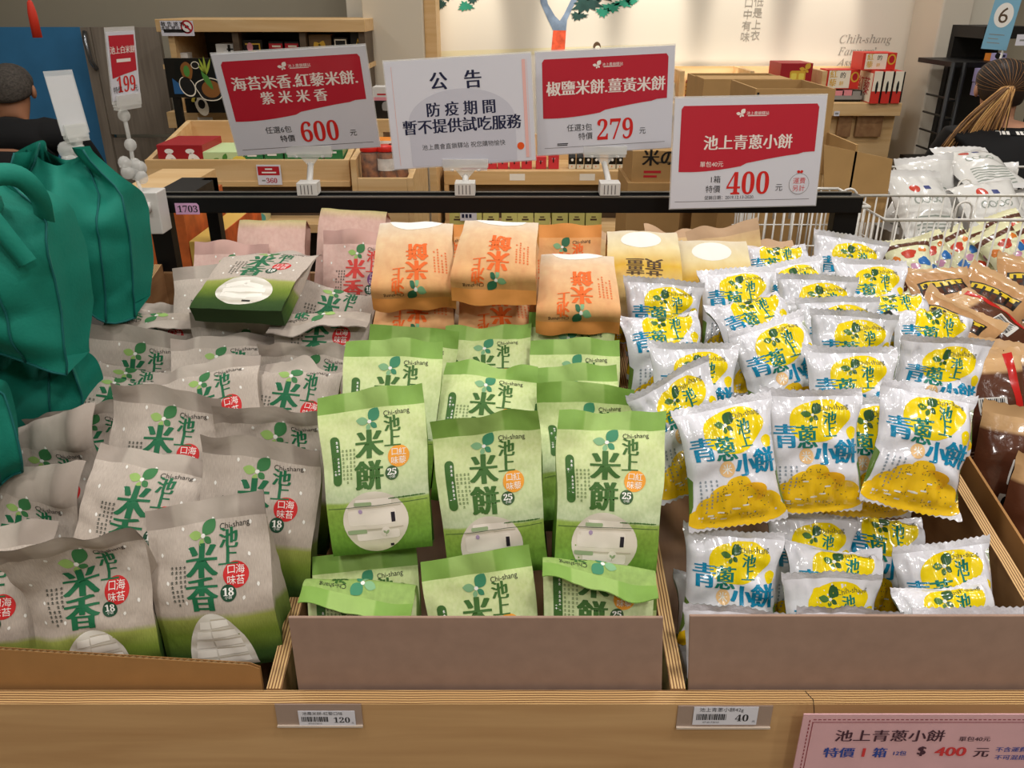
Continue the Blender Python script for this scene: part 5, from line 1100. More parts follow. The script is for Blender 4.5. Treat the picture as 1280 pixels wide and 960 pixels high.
for i, (v, px, py, Y, le, ro, ya) in enumerate(((0, 1150, 296, 2.12, 40, 30, -20), (1, 1178, 292, 2.19, 40, 35, -15), (2, 1205, 290, 2.16, 38, 32, -20), (0, 1236, 288, 2.14, 40, 35, -15), (1, 1262, 286, 2.16, 42, 30, -10), (2, 1246, 268, 2.28, 45, 30, -20), (0, 1280, 270, 2.20, 40, 32, -20), (1, 1130, 300, 2.08, 50, 20, -30))):
    at_pos('cream', v, px, py, Y, le, ro, ya, 'cream packet with coloured pictures in the wire basket, %s' % ('second from its near end', 'third from its near end', 'fourth from its near end', 'fifth along the front wires', 'sixth along the front wires', 'raised on the others in the middle', 'raised at the far end', 'nearest the white film bags')[i], 'snack packet', 'cream packets in the basket')
for i, (v, px, py, Y, le, ro, ya, la) in enumerate(((0, 1160, 196, 2.72, 45, 4, 8, 'with red circle, behind the open flap'), (1, 1196, 190, 2.86, 62, 16, -10, 'lying highest with pointed corner toward the woman'), (2, 1190, 206, 2.66, 40, -24, -8, 'tilted, red circle near the pile front'), (0, 1232, 202, 2.78, 52, -4, -8, 'wide one below the highest, against the woman'), (1, 1136, 218, 2.6, 52, 0, 10, 'crumpled beside the open flap'), (2, 1222, 222, 2.6, 56, 6, 0, 'crumpled at the front of its pile'), (0, 1250, 240, 2.62, 18, 4, -6, 'standing by the basket side'), (1, 1165, 240, 2.58, 20, 2, 0, 'behind the basket wires, lower front'), (2, 1205, 243, 2.58, 22, -3, 4, 'behind the basket wires, lower middle'))):
    at_pos('rice', v, px, py, Y, le, ro, ya, 'white rice pouch ' + la, 'rice pouch', 'white rice pouches')
# ------------------------------------------------------------------ brown packets
def brown_set(key, fr, sd_, stripe, tan):
    M_ = dict(FILM, front=uv_bands('packet_' + key, [(0, '#4a2a1c'), (.78, '#5a3424'), (.81, '#caa274'), (1, '#d2ab7e')] if not tan else [(0, '#b08458'), (.5, '#c09468'), (1, '#b98d60')], .22, .15, 6, coat=.5, bump=.25, bscale=30, wob=0), back=mat('packet_back', '#4a2a1e', .25, coat=.5), seal=mat('packet_seal', '#c49d70', .28, coat=.5), white=mat('packet_white', '#d9d6d0', .4), black=mat('packet_black', '#15120f', .4), stripe=mat('packet_stripe_' + key, stripe, .25, coat=.5), red=mat('packet_red', '#8e2c1e', .3), fine=mat('packet_fine', '#9a7c6a', .4), yellow=mat('packet_yellow', '#d9b92c', .3))
    s = Sheet(); W_, H_ = .15, .21
    if tan:
        s.poly([(-.062, .115), (.05, .135), (.052, .175), (-.06, .155)], 'black', 1); s.poly([(-.058, .118), (.046, .138), (.048, .154), (-.058, .135)], 'red', 2); s.poly([(-.055, .139), (.046, .157), (.048, .171), (-.055, .152)], 'yellow', 2)
        for k in range(6): s.poly(rrect(-.045 + .018 * k, .137 + .003 * k, .006, .028, .001), 'black', 3)
        s.poly(rrect(.03, .06, .05, .012, .002), 'black', 1); s.poly(rrect(.02, .045, .07, .003, .001), 'black', 1)
    else:
        s.poly([(.045, .012), (.06, .012), (.06, .2), (.045, .2)], 'stripe', 1); s.poly(rrect(.005, .105, .05, .042, .002), 'white', 1)
        for k in range(13): s.poly(rrect(-.016 + .0034 * k, .107, .0012 + .0008 * (k % 3), .034, .0002), 'black', 2)
        s.poly(rrect(-.012, .055, .03, .026, .002), 'white', 1); s.poly(ellipse(-.014, .056, .006, .009, 10), 'black', 2); s.poly(ellipse(-.007, .054, .004, .008, 10), 'black', 2)
        for k in range(4): s.poly(rrect(-.03, .04 - .006 * k, .05, .0022, .0005), 'fine', 1)
    return film_bag('cracker_packet', W_, H_, .055, M_, s.finish(20, 24, W_, H_), sd_, .005, [(.16, fr, .05, .1)], 20, 24, wrk=1.1)
PROTO['brown'] = [brown_set('red', 25, 81, '#c0201c', 0), brown_set('green', -15, 82, '#1f8a2c', 0), brown_set('tan', 12, 83, '#c0201c', 1), brown_set('tan', -20, 84, '#c0201c', 1)]
for (v, px, py, Y, le, ro, ya, la) in ((2, 1163, 335, 1.62, 62, -6, 10, 'tan packet with red dot at the back of its bin'), (3, 1258, 352, 1.60, 50, -34, -12, 'tan packet with dark logo strip, slanting down to its right'), (2, 1222, 382, 1.48, 50, -36, -6, 'tan packet with dark logo strip, in front of its slanting twin'), (3, 1290, 330, 1.74, 48, -20, 0, 'tan packet at the back corner by the basket'), (0, 1188, 372, 1.50, 58, 20, 20, 'brown packet with white barcode squeezed between tan ones'), (0, 1256, 428, 1.34, 30, -4, -10, 'dark brown packet with red stripe and barcode'), (0, 1206, 440, 1.30, 34, 10, -8, 'dark packet with red stripe behind the white film bags'), (1, 1243, 514, 1.17, 22, -8, -10, 'brown packet with green stripe and barcode by the bin wall'), (1, 1332, 580, 1.08, 16, -10, -6, 'brown packet cut off at the photo edge, white label')):
    at_pos('brown', v, px, py, Y, le, ro, ya, la, 'snack packet', 'brown cracker packets')
# ------------------------------------------------------------------ price signs on the rail
SIGNW = mat('sign_paper', '#d3d3dc', .35, spec=.5, coat=.25); SRED = mat('sign_red', '#b81f33', .35, coat=.3); SREDT = mat('sign_price_red', '#cc2420', .4); STXT = mat('sign_text', '#e9dfd8', .4); SDK = mat('sign_dark', '#2b2b2e', .5); SNV = mat('sign_navy', '#151a3c', .5); SGY = mat('sign_arc', '#c2c2cd', .4); SPK = mat('sign_pink', '#e3b3ae', .4); SOR = mat('sign_orange', '#e2571f', .4); SLN = mat('sign_line', '#6f6a6a', .5)
SM = dict(red=SRED, price=SREDT, t=STXT, d=SDK, n=SNV, g=SGY, pk=SPK, o=SOR, l=SLN)
def wave_panel(s, w, h, yl, yr):
    p = [(.045 * w, .90 * h), (.06 * w, .93 * h), (.94 * w, .93 * h), (.955 * w, .90 * h)]
    for k in range(25):
        t = 1 - k / 24; y = yl + (yr - yl) * (t * t * (3 - 2 * t)) - .025 * math.sin(PI * t) * (1 if t < .5 else .3) + (.012 if t > .9 else 0)
        p.append(((.045 + .91 * t) * w, y * h))
    s.poly(p, 'red', 1)
def sign_head(s, w, h):
    s.leaf_mark(.44 * w, .85 * h, .17, 't', 't', 't', 2); s.text('池上農鎖驛站', .55 * w, .855 * h, .0066, 't', 0, 2); R(s, .485 * w, .83 * h, .125 * w, .0013, 't', 2)
def price_sign(label, rot, loc, fill):
    w, h = .297, .21; s = Sheet(1.13); fill(s, w, h)
    r = empty('price_sign', loc, label=label, cat='sign'); r.rotation_euler = rot
    m = MB(); m.box(-w / 2, w / 2, 0, .0012, 0, h, SIGNW); m.plane_sheet(s, (-w / 2, 0, 0), (1, 0, 0), (0, 0, 1), SM, .0002); m.build('card', r)
    m = MB(); m.box(-w / 2 - .002, w / 2 + .002, .0014, .0022, -.002, h + .003, PLAST); m.build('clear_sleeve', r)
    return r
def s600(s, w, h):
    wave_panel(s, w, h, .35, .485); sign_head(s, w, h)
    s.text('海苔米香.紅藜米餅.', .50 * w, .715 * h, .0262, 't', .03, 2); s.text('紫 米 米 香', .475 * w, .565 * h, .0245, 't', .03, 2)
    s.text('任選6包', .32 * w, .245 * h, .0138, 'd', 0, 2); s.text('特價', .37 * w, .15 * h, .0138, 'd', .01, 2); s.text(serif('600'), .60 * w, .205 * h, .0535, 'price', 0, 2, sx=.8); s.text('元', .83 * w, .165 * h, .0135, 'd', 0, 2); R(s, .04 * w, .055 * h, .92 * w, .0009, 'l')
def snote(s, w, h):
    s.poly([(.13 * w, .01 * h)] + [(w * (.5 + .37 * math.cos(a)), h * (.42 + .30 * math.sin(a))) for a in np.linspace(PI, 0, 30)] + [(.87 * w, .01 * h)], 'g', 1)
    s.text('公', .36 * w, .80 * h, .033, 'n', .03, 2); s.text('告', .595 * w, .80 * h, .033, 'n', .03, 2)
    s.text('防 疫 期 間', .5 * w, .54 * h, .0265, 'n', .03, 2); s.text('暫不提供試吃服務', .5 * w, .385 * h, .0272, 'n', .03, 2)
    s.text('池上農會直鎖驛站 祝您購物愉快', .5 * w, .19 * h, .0108, 'd', 0, 2); s.poly(ellipse(.90 * w, .145 * h, .0075, .0075, 24), 'o', 2); R(s, .935 * w, .03 * h, .024 * w, .92 * h, 'pk'); R(s, .045 * w, .03 * h, .003 * w, .92 * h, 'pk'); R(s, .967 * w, .03 * h, .002 * w, .92 * h, 'pk')
def s279(s, w, h):
    wave_panel(s, w, h, .365, .49); sign_head(s, w, h); s.text('椒鹽米餅.薑黃米餅', .505 * w, .65 * h, .0278, 't', .03, 2)
    s.text('任選3包', .31 * w, .26 * h, .0142, 'd', 0, 2); s.text('特價', .355 * w, .17 * h, .0142, 'd', 0, 2); s.text(serif('279'), .575 * w, .225 * h, .0535, 'price', 0, 2, sx=.82); s.text('元', .78 * w, .19 * h, .0135, 'd', 0, 2); R(s, .05 * w, .065 * h, .90 * w, .0009, 'l'); R(s, .145 * w, .10 * h, .08 * w, .002, 'd'); R(s, .145 * w, .085 * h, .075 * w, .002, 'd')
def s400(s, w, h):
    wave_panel(s, w, h, .34, .49); sign_head(s, w, h); s.text('池上青蔥小餅', .50 * w, .60 * h, .0262, 't', .026, 2); s.text('單包40元', .265 * w, .405 * h, .0105, 't', 0, 2)
    s.text('1箱', .30 * w, .265 * h, .0135, 'd', 0, 2); s.text('特價', .285 * w, .175 * h, .0135, 'd', 0, 2); s.text(serif('400'), .52 * w, .225 * h, .054, 'price', 0, 2, sx=.86); s.text('元', .735 * w, .175 * h, .0135, 'd', 0, 2)
    s.poly(ellipse(.87 * w, .205 * h, .0205, .0205, 32), 'l', 1); s.items.append((np.array(ellipse(.87 * w, .205 * h, .0197, .0197, 32)), [list(range(32))], SIGNW, 2)); s.text('運費', .87 * w, .235 * h, .0115, 'price', 0, 3); s.text('另計', .87 * w, .165 * h, .0115, 'price', 0, 3)
    for a in (.5, 2.64): s.poly(leaf(.87 * w, .31 * h, .007, .003, a), 'price', 3)
    s.text('促銷日期：2019.12.13-2020.', .40 * w, .095 * h, .0075, 'd', 0, 2); R(s, .03 * w, .06 * h, .92 * w, .0009, 'l')
signs = [('red and white price sign for six packs at six hundred, on the rail', (.2889, -.0533, .0597), (-.4267, 1.7961, 1.2602), s600),
 ('white notice sign with dark blue heading and orange dot', (-.0655, -.0529, .0795), (-.0981, 1.7831, 1.2349), snote),
 ('red and white price sign between the notice and the lower sign', (.011, -.0412, .1096), (.2042, 1.8757, 1.2467), s279),
 ('lower red and white price sign reading 400 hanging over the rail', (-.081, -.0125, .0531), (.4653, 1.6712, 1.1708), s400)]
CLEAR = mat('clear_acrylic', '#eeeeea', .12, spec=.7, alpha=.42, coat=.4); WPL = mat('white_plastic', '#d9d7d2', .35, spec=.5)
for (la, ro, lo, fn) in signs:
    price_sign(la, ro, lo, fn)
    x, y, z = lo; low = z < 1.2; yb = 1.765
    hd = empty('sign_holder', (x, yb, RZ1 + .0035), label='clear clip holder gripping the ' + {'s600': 'price sign nearest the totes', 'snote': 'white notice sign', 's279': 'price sign right of the notice', 's400': 'lowest price sign'}[fn.__name__], cat='sign holder')
    zz = z - RZ1 - .0035; dy = y - yb
    if not low:
        m = MB(); m.box(-.048, .048, dy - .006, dy - .0022, zz - .006, zz + .012, CLEAR); m.box(-.048, .048, dy + .004, dy + .008, zz - .006, zz + .012, CLEAR); m.box(-.046, .046, dy - .006, dy + .008, zz - .012, zz - .004, CLEAR); m.build('clip_bar', hd, bevel=.0008)
        for sx in (-.028, .028): m = MB(); m.lathe([(.004, 0), (.004, .005)], CLEAR, n=10); o = m.build('rivet', hd); o.location = (sx, dy - .004, zz - .013)
        m = MB(); m.prism([(-.02, zz - .012), (-.006, zz - .028), (.006, zz - .028), (.02, zz - .012)], dy - .003, dy + .003, CLEAR); m.build('neck', hd)
        m = MB(); m.tube([(0, dy, zz - .026), (0, dy * .4, .03), (0, .0, .018)], .0065, WPL, 8); m.build('stem', hd)
    else:
        m = MB(); m.tube([(0, 0, .01), (0, -.03, .02), (0, dy + .019, .03)], .005, WPL, 8); m.build('stem', hd)
        m = MB(); m.box(-.03, .03, dy + .011, dy + .014, .0, .05, CLEAR); m.build('clip_bar', hd)
    m = MB(); m.box(-.021, .021, -.026, .012, 0, .026, WPL)
    sh = Sheet()
    for k in range(4): R(sh, .008 + .0075 * k, .003, .0018, .019, 'l')
    m.plane_sheet(sh, (-.021, -.026, 0), (1, 0, 0), (0, 0, 1), SM); m.build('base_clamp', hd, bevel=.001)
p0 = at(218, 254, 1.739); p1 = at(250, 268, 1.739); w, h = p1.x - p0.x, p0.z - p1.z; sh = Sheet(); sh.text(serif('1703'), w * .52, h * .5, h * .82, 'd', 0, 1)
m = MB(); m.prism([(0, 0), (w, 0), (w, h * .8), (w * .92, h), (0, h)], 0, .0008, PINKT); m.plane_sheet(sh, (0, 0, 0), (1, 0, 0), (0, 0, 1), SM); o = m.build('number_tag'); o.location = (p0.x, 1.7388, p1.z); tag(o, 'pink number tag reading 1703 on the black rail', 'tag')
# price rails on the bin front
YF = .728
def shelf_tag(label, x0, y0, x1, y1, tx0, ty0, tx1, ty1, name, price):
    a, b = at(x0, y0, YF - .002), at(x1, y1, YF - .002); r = empty('price_rail', ((a.x + b.x) / 2, YF - .0032, b.z), label=label, cat='price tag'); w, h = b.x - a.x, a.z - b.z
    m = MB(); m.box(-w / 2, w / 2, .0015, .003, 0, h, mat('rail_strip', '#a08a7c', .2, coat=.5)); m.box(-w / 2, w / 2, -.001, .003, 0, .0025, mat('rail_lip', '#c7b6a6', .2, coat=.5)); m.build('plastic_strip', r)
    c, d = at(tx0, ty0, YF - .003), at(tx1, ty1, YF - .003); w2, h2 = d.x - c.x, c.z - d.z; s = Sheet()
    s.text(name, w2 * .43, h2 * .84, h2 * .25, 'd', 0, 1, sx=1.0); s.text(serif(price), w2 * .76, h2 * .40, h2 * .52, 'd', 0, 1)
    rr = random.Random(len(name)); xx = .05 * w2
    while xx < w2 * .52: ww = rr.choice((.0006, .001, .0016)); s.poly([(xx, h2 * .28), (xx + ww, h2 * .28), (xx + ww, h2 * .62), (xx, h2 * .62)], 'd', 1); xx += ww + rr.choice((.0006, .001))
    s.text('4710172010', w2 * .28, h2 * .15, h2 * .14, 'd', 0, 1); s.text('元', w2 * .95, h2 * .2, h2 * .14, 'd', 0, 1)
    m = MB(); m.box(0, w2, 0, .0006, 0, h2, PAPER); m.plane_sheet(s, (0, 0, 0), (1, 0, 0), (0, 0, 1), SM, .0001); o = m.build('paper_label', r); o.location = (c.x - r.location.x, .0002, d.z - r.location.z)
shelf_tag('price label reading 120 below the green bags', 343, 881, 454, 908, 372, 889, 445, 907, '池農米餅-紅藜口味', '120')
shelf_tag('price label reading 40 below the white film bags', 848, 883, 962, 910, 868, 884, 945, 906, '池上青蔥小餅42g', '40')
# pink hanging sign
a, b = at(1003, 888, .715), at(1330, 990, .70); w, h = b.x - a.x, a.z - b.z
INK['pinkp'] = mat('pink_poster', '#dcaeb4', .4, var=.06, vscale=20); INK['darkred'] = mat('poster_red', '#8c2a34', .5); INK['pblu'] = mat('poster_blue', '#2f4a9c', .5); INK['prd'] = mat('poster_bright_red', '#d23a3c', .5); INK['plum'] = mat('poster_plum', '#4a2a38', .5)
hs = empty('hanging_sign', (a.x, .709, b.z), label='pink hanging price poster with stitched border reading 400', cat='sign'); s = Sheet()
for k in range(60):
    x = .012 + k * .0056
    if x < w - .012: R(s, x, h - .0085, .0036, .0012, 'darkred')
for k in range(16):
    z = h - .012 - k * .0058
    if z > .004: R(s, .0075, z, .0012, .0036, 'darkred')
R(s, .011, h - .0125, w - .022, .0009, 'darkred'); R(s, .0115, .003, .0009, h - .0155, 'darkred')
s.text('池上青蔥小餅', .105, h - .033, .0195, 'plum', .02, 2, 0, 1.1); s.text('單包40元', .205, h - .038, .0085, 'plum', .01, 2, 0, 1.1); s.poly(ellipse(.265, h - .02, .006, .006, 16), 'prd', 2)
s.text('特價', .050, h - .060, .017, 'pblu', .03, 2, 0, 1.1); s.text('1', .079, h - .060, .02, 'prd', .04, 2); s.text('箱', .098, h - .060, .017, 'pblu', .03, 2); s.text('12包', .122, h - .061, .0085, 'pblu', .02, 2)
s.text('$', .147, h - .058, .019, 'plum', .04, 2); s.text('400', .181, h - .0585, .0205, 'prd', .035, 2, 0, 1.2); s.text('元', .218, h - .060, .017, 'plum', .03, 2, 0, 1.1); s.text('不含運費', .252, h - .055, .0085, 'pblu', .015, 2, 0, 1.1); s.text('不可混搭', .254, h - .068, .0085, 'pblu', .015, 2, 0, 1.1)
m = MB(); m.box(0, w, 0, .0015, 0, h, INK['pinkp']); m.plane_sheet(s, (0, 0, 0), (1, 0, 0), (0, 0, 1), INK, .0002); m.build('poster', hs)
m = MB(); m.tube([(.014, .0005, h - .01), (.013, .012, h + .01), (.004, .018, h + .018)], .0005, BLACK, 5); m.build('hanging_thread', hs)
# ------------------------------------------------------------------ clear sign holders by the totes
def clip_sign(label, labelh, base, joints, card_c, yaw, tilt, cw, ch, front):
    r = empty('clip_stand', base, label=labelh, cat='sign holder'); B = Vector(base)
    m = MB(); m.box(-.022, .03, -.025, .025, -.045, .04, WPL); m.build('post_clamp', r, bevel=.002)
    m = MB(); m.tube([(-.012, -.03, .012), (.016, -.03, .012)], .010, WPL, 10); m.build('clamp_screw', r)
    J = [Vector(j) - B for j in joints]
    for i in range(len(J) - 1): m = MB(); m.tube([J[i], J[i + 1]], .0042, CLEAR, 8); m.build('arm', r)
    for j in J[1:-1]: m = MB(); m.ball(j, .0125, CLEAR, 8); m.build('ball_joint', r)
    m = MB()
    for k in range(6): m.ball(J[1] + Vector((.012 * math.cos(k * 1.9), .012 * math.sin(k * 2.3), .03 * (k / 5) - .012)), .014, CLEAR, 6)
    m.build('grip', r)
    c = empty('clip_card', card_c, label=label, cat='sign'); c.rotation_euler = (math.radians(tilt), 0, math.radians(yaw)); s = Sheet(); front(s, cw, ch)
    m = MB(); m.box(-cw / 2, cw / 2, 0, .001, 0, ch, SIGNW); m.plane_sheet(s, (-cw / 2, 0, 0), (1, 0, 0), (0, 0, 1), SM, .0002); m.build('card', c)
    m = MB(); m.box(-cw / 2 - .002, cw / 2 + .002, .0012, .002, -.006, ch + .008, PLAST); m.build('clear_sleeve', c)
    m = MB(); m.box(-cw * .42, cw * .42, -.006, -.002, -.012, .010, CLEAR); m.box(-cw * .42, cw * .42, .003, .007, -.012, .010, CLEAR); m.box(-cw * .4, cw * .4, -.006, .007, -.018, -.010, CLEAR); o = m.build('clip_bar', c)
def s199(s, w, h):
    s.poly([(.06 * w, .95 * h), (.94 * w, .95 * h), (.94 * w, .42 * h), (.5 * w, .38 * h), (.06 * w, .33 * h)], 'red', 1); s.text('池上白米餅', .5 * w, .74 * h, .0145, 't', .02, 2); R(s, .25 * w, .56 * h, .5 * w, .006, 't', 2); s.text(serif('199'), .52 * w, .235 * h, .04, 'price', 0, 2, sx=.85); s.text('特價', .2 * w, .16 * h, .013, 'd', 0, 2); s.text('元', .85 * w, .15 * h, .013, 'd', 0, 2)
b0 = at(187, 262, 1.70); j = [b0 + Vector((0, -.02, .03)), at(168, 214, 1.70), at(163, 181, 1.70), at(155, 144, 1.70), at(154, 132, 1.70)]
clip_sign('narrow red and white price card reading 199, turned sideways', 'white clamp with clear jointed arm on the rail end beside the totes', tuple(b0), j, tuple(at(159, 124, 1.70)), 76, 6, .082, .122, s199)
b1 = at(84, 236, 1.42); j = [b1 + Vector((0, 0, .03)), at(98, 200, 1.42), at(97, 186, 1.42), at(94, 176, 1.42), at(93, 170, 1.42)]
clip_sign('plain white sign card seen from its back above the totes', 'clear jointed clip arm rising behind the totes', tuple(b1), j, tuple(at(93, 163, 1.42)), -122, 8, .045, .085, lambda s, w, h: R(s, .1 * w, .1 * h, .8 * w, .8 * h, 'red'))
# ------------------------------------------------------------------ teal totes
TEAL = mat('teal_fabric', '#0c7a68', .75, bump=.12, bscale=260, var=.06, vscale=40); TEALD = mat('teal_piping', '#0b5f5c', .7)
def tote(label, bx, by, Y, W, H, T, yaw, roll, seed, knot=True, tilt=0):
    r = empty('tote_bag', at(bx, by, Y), label=label, cat='bag', group=None); nu, nv = 30, 34; v = np.linspace(0, 1, nv + 1)[:, None]; u = np.linspace(-1, 1, nu + 1)[None, :]
    hw = W / 2 * (1 - .45 * ss(.74, 1, v) + .06 * np.sin(PI * v)); d = T / 2 * (1 - .75 * ss(.6, 1, v)) * (1 - .25 * (1 - ss(0, .2, v)))
    fold = .022 * np.sin(u * 5 + seed + 2.5 * v) * (.25 + ss(.4, 1, v)) + .012 * np.sin(u * 9 - 7 * v + seed) * ss(.3, .9, v)
    zb = .018 * np.sin(u * 3 + seed) * (1 - v)
    top = .05 * H * np.cos(u * 3.3 + seed) * ss(.8, 1, v)
    fr = np.stack([u * hw, -(d + .02 * np.sin(PI * v) * (1 - u * u)) + fold, v * H + zb + top], 2); bk = np.stack([u * hw, d + fold * .7, v * H + zb + top], 2)
    s_ = np.linspace(0, 1, 7)[None, :]
    sd = [np.stack([sg * (hw - T * .18 * (1 - np.abs(2 * s_ - 1))), -d + 2 * d * s_ + (fold[:, -1:] if sg > 0 else fold[:, :1]), v * H + (zb[:, -1:] if sg > 0 else zb[:, :1]) + (top[:, -1:] if sg > 0 else top[:, :1]) + 0 * s_], 2) for sg in (-1, 1)]
    for q in (0, 1):                                # sides meet front and back exactly
        e = -1 if q else 0; n_ = s_[0][:, None]
        for k in range(nv + 1):
            off0 = fr[k, e] - sd[q][k, 0]; off1 = bk[k, e] - sd[q][k, -1]; sd[q][k] += off0 * (1 - n_) + off1 * n_
    bq = np.linspace(0, 1, 5)[:, None, None]; bot = fr[0][None] * (1 - bq) + bk[0][None] * bq
    fr, bk, s0, s1, bot = [crumple(q, seed, .020, 7) for q in (fr, bk, sd[0], sd[1], bot)]
    m = MB(); m.grid(fr, TEAL); m.grid(bk, TEAL, flip=True); m.grid(s0, TEAL, flip=True); m.grid(s1, TEAL); m.grid(bot, TEAL, flip=True); m.build('bag_body', r)
    for cI in (0, int(nu * .2), int(nu * .8), nu):
        m = MB(); m.tube([fr[k, cI] + np.array((0, -.0015, 0)) for k in range(0, nv + 1, 2)], .0016, TEALD, 6); m.build('seam', r)
    m = MB(); m.tube([fr[0, i] + np.array((0, -.001, 0)) for i in range(0, nu + 1, 2)], .0018, TEALD, 6); m.build('bottom_seam', r)
    if knot:
        def strap(path, w):
            path = [Vector(p) for p in path]; L = []; 
            for i, p in enumerate(path):
                t = (path[min(i + 1, len(path) - 1)] - path[max(i - 1, 0)]).normalized(); n = t.cross(Vector((0, -1, .3))).normalized(); L.append([tuple(p - n * w), tuple(p + Vector((0, -.006, 0))), tuple(p + n * w)])
            mm = MB(); mm.grid(L, TEAL); o = mm.build('handle', r); so = o.modifiers.new('thick', 'SOLIDIFY'); so.thickness = .003
        z = H * .90; k0 = Vector((.058, -.055, z + .0))
        def curve(pts):
            pts = [Vector(p) for p in pts]
            for it in range(3): pts = [pts[0]] + [q for a_, b_ in zip(pts[:-1], pts[1:]) for q in (a_.lerp(b_, .25), a_.lerp(b_, .75))] + [pts[-1]]
            return [k0 + p for p in pts]
        strap(curve([(-.11, .02, -.05), (-.075, -.01, .005), (-.03, -.02, .02), (0, -.015, 0)]), .014)
        strap(curve([(0, -.015, 0), (.02, -.03, .03), (.055, -.02, .035), (.07, -.005, .005), (.06, .02, -.03)]), .013)
        strap(curve([(0, -.015, 0), (-.02, -.035, -.03), (-.055, -.03, -.035), (-.075, -.02, -.01), (-.04, -.02, .005), (0, -.02, 0)]), .011)
        strap(curve([(.005, -.02, 0), (.03, -.03, -.035), (.05, -.025, -.075)]), .012)
        m = MB(); P = [[(k0.x + .026 * math.sin(PI * j / 10) * math.cos(t) * (1 + .2 * math.sin(3 * t + j)), k0.y - .012 + .022 * math.sin(PI * j / 10) * math.sin(t), k0.z + .028 * math.cos(PI * j / 10)) for t in np.linspace(0, 2 * PI, 17)] for j in range(11)]
        m.grid(P, TEAL, flip=True); m.build('knot', r)
    r.rotation_euler = (math.radians(tilt), math.radians(-roll), math.radians(yaw)); return r
tote('teal fabric tote with knotted handles hanging nearest the camera', -12, 442, 1.06, .225, .255, .12, 6, -3, 1.0)
tote('teal tote with pointed top hanging behind the knotted one', 104, 374, 1.30, .19, .235, .12, 10, -3, 2.2, False)
tote('teal tote lying underneath the knotted one', 42, 546, 1.12, .185, .16, .08, 8, 0, 3.4, False)
tote('teal tote corner poking in lowest over the grey bags', -44, 604, .93, .14, .16, .06, 30, 0, 4.1, False)
st = empty('tote_stand', (-.98, 1.42, 0), label='grey metal stand the teal totes hang from', cat='stand')
m = MB(); m.tube([(0, 0, .02), (0, 0, 1.30)], .014, STEEL, 10); m.build('pole', st)
m = MB(); m.tube([(0, 0, 1.28), (.26, .0, 1.28)], .008, STEEL, 8); m.build('arm', st)
m = MB(); m.lathe([(.16, 0), (.16, .012), (.02, .02)], STEEL, n=24); m.build('base_plate', st)
# red tassel
p = at(47, 47, 2.4); ts = empty('tassel', tuple(p), label='thin red tassel hanging at the upper left', cat='tassel'); TR = mat('tassel_red', '#c8321e', .6)
m = MB(); m.lathe([(.012, 0), (.011, .06), (.007, .085), (.004, .09)], TR, n=12); m.build('fringe', ts)
m = MB(); m.tube([(0, 0, .088), (-.016, 0, .12), (-.018, 0, CEIL - p.z)], .0015, TR, 6); m.build('string', ts)

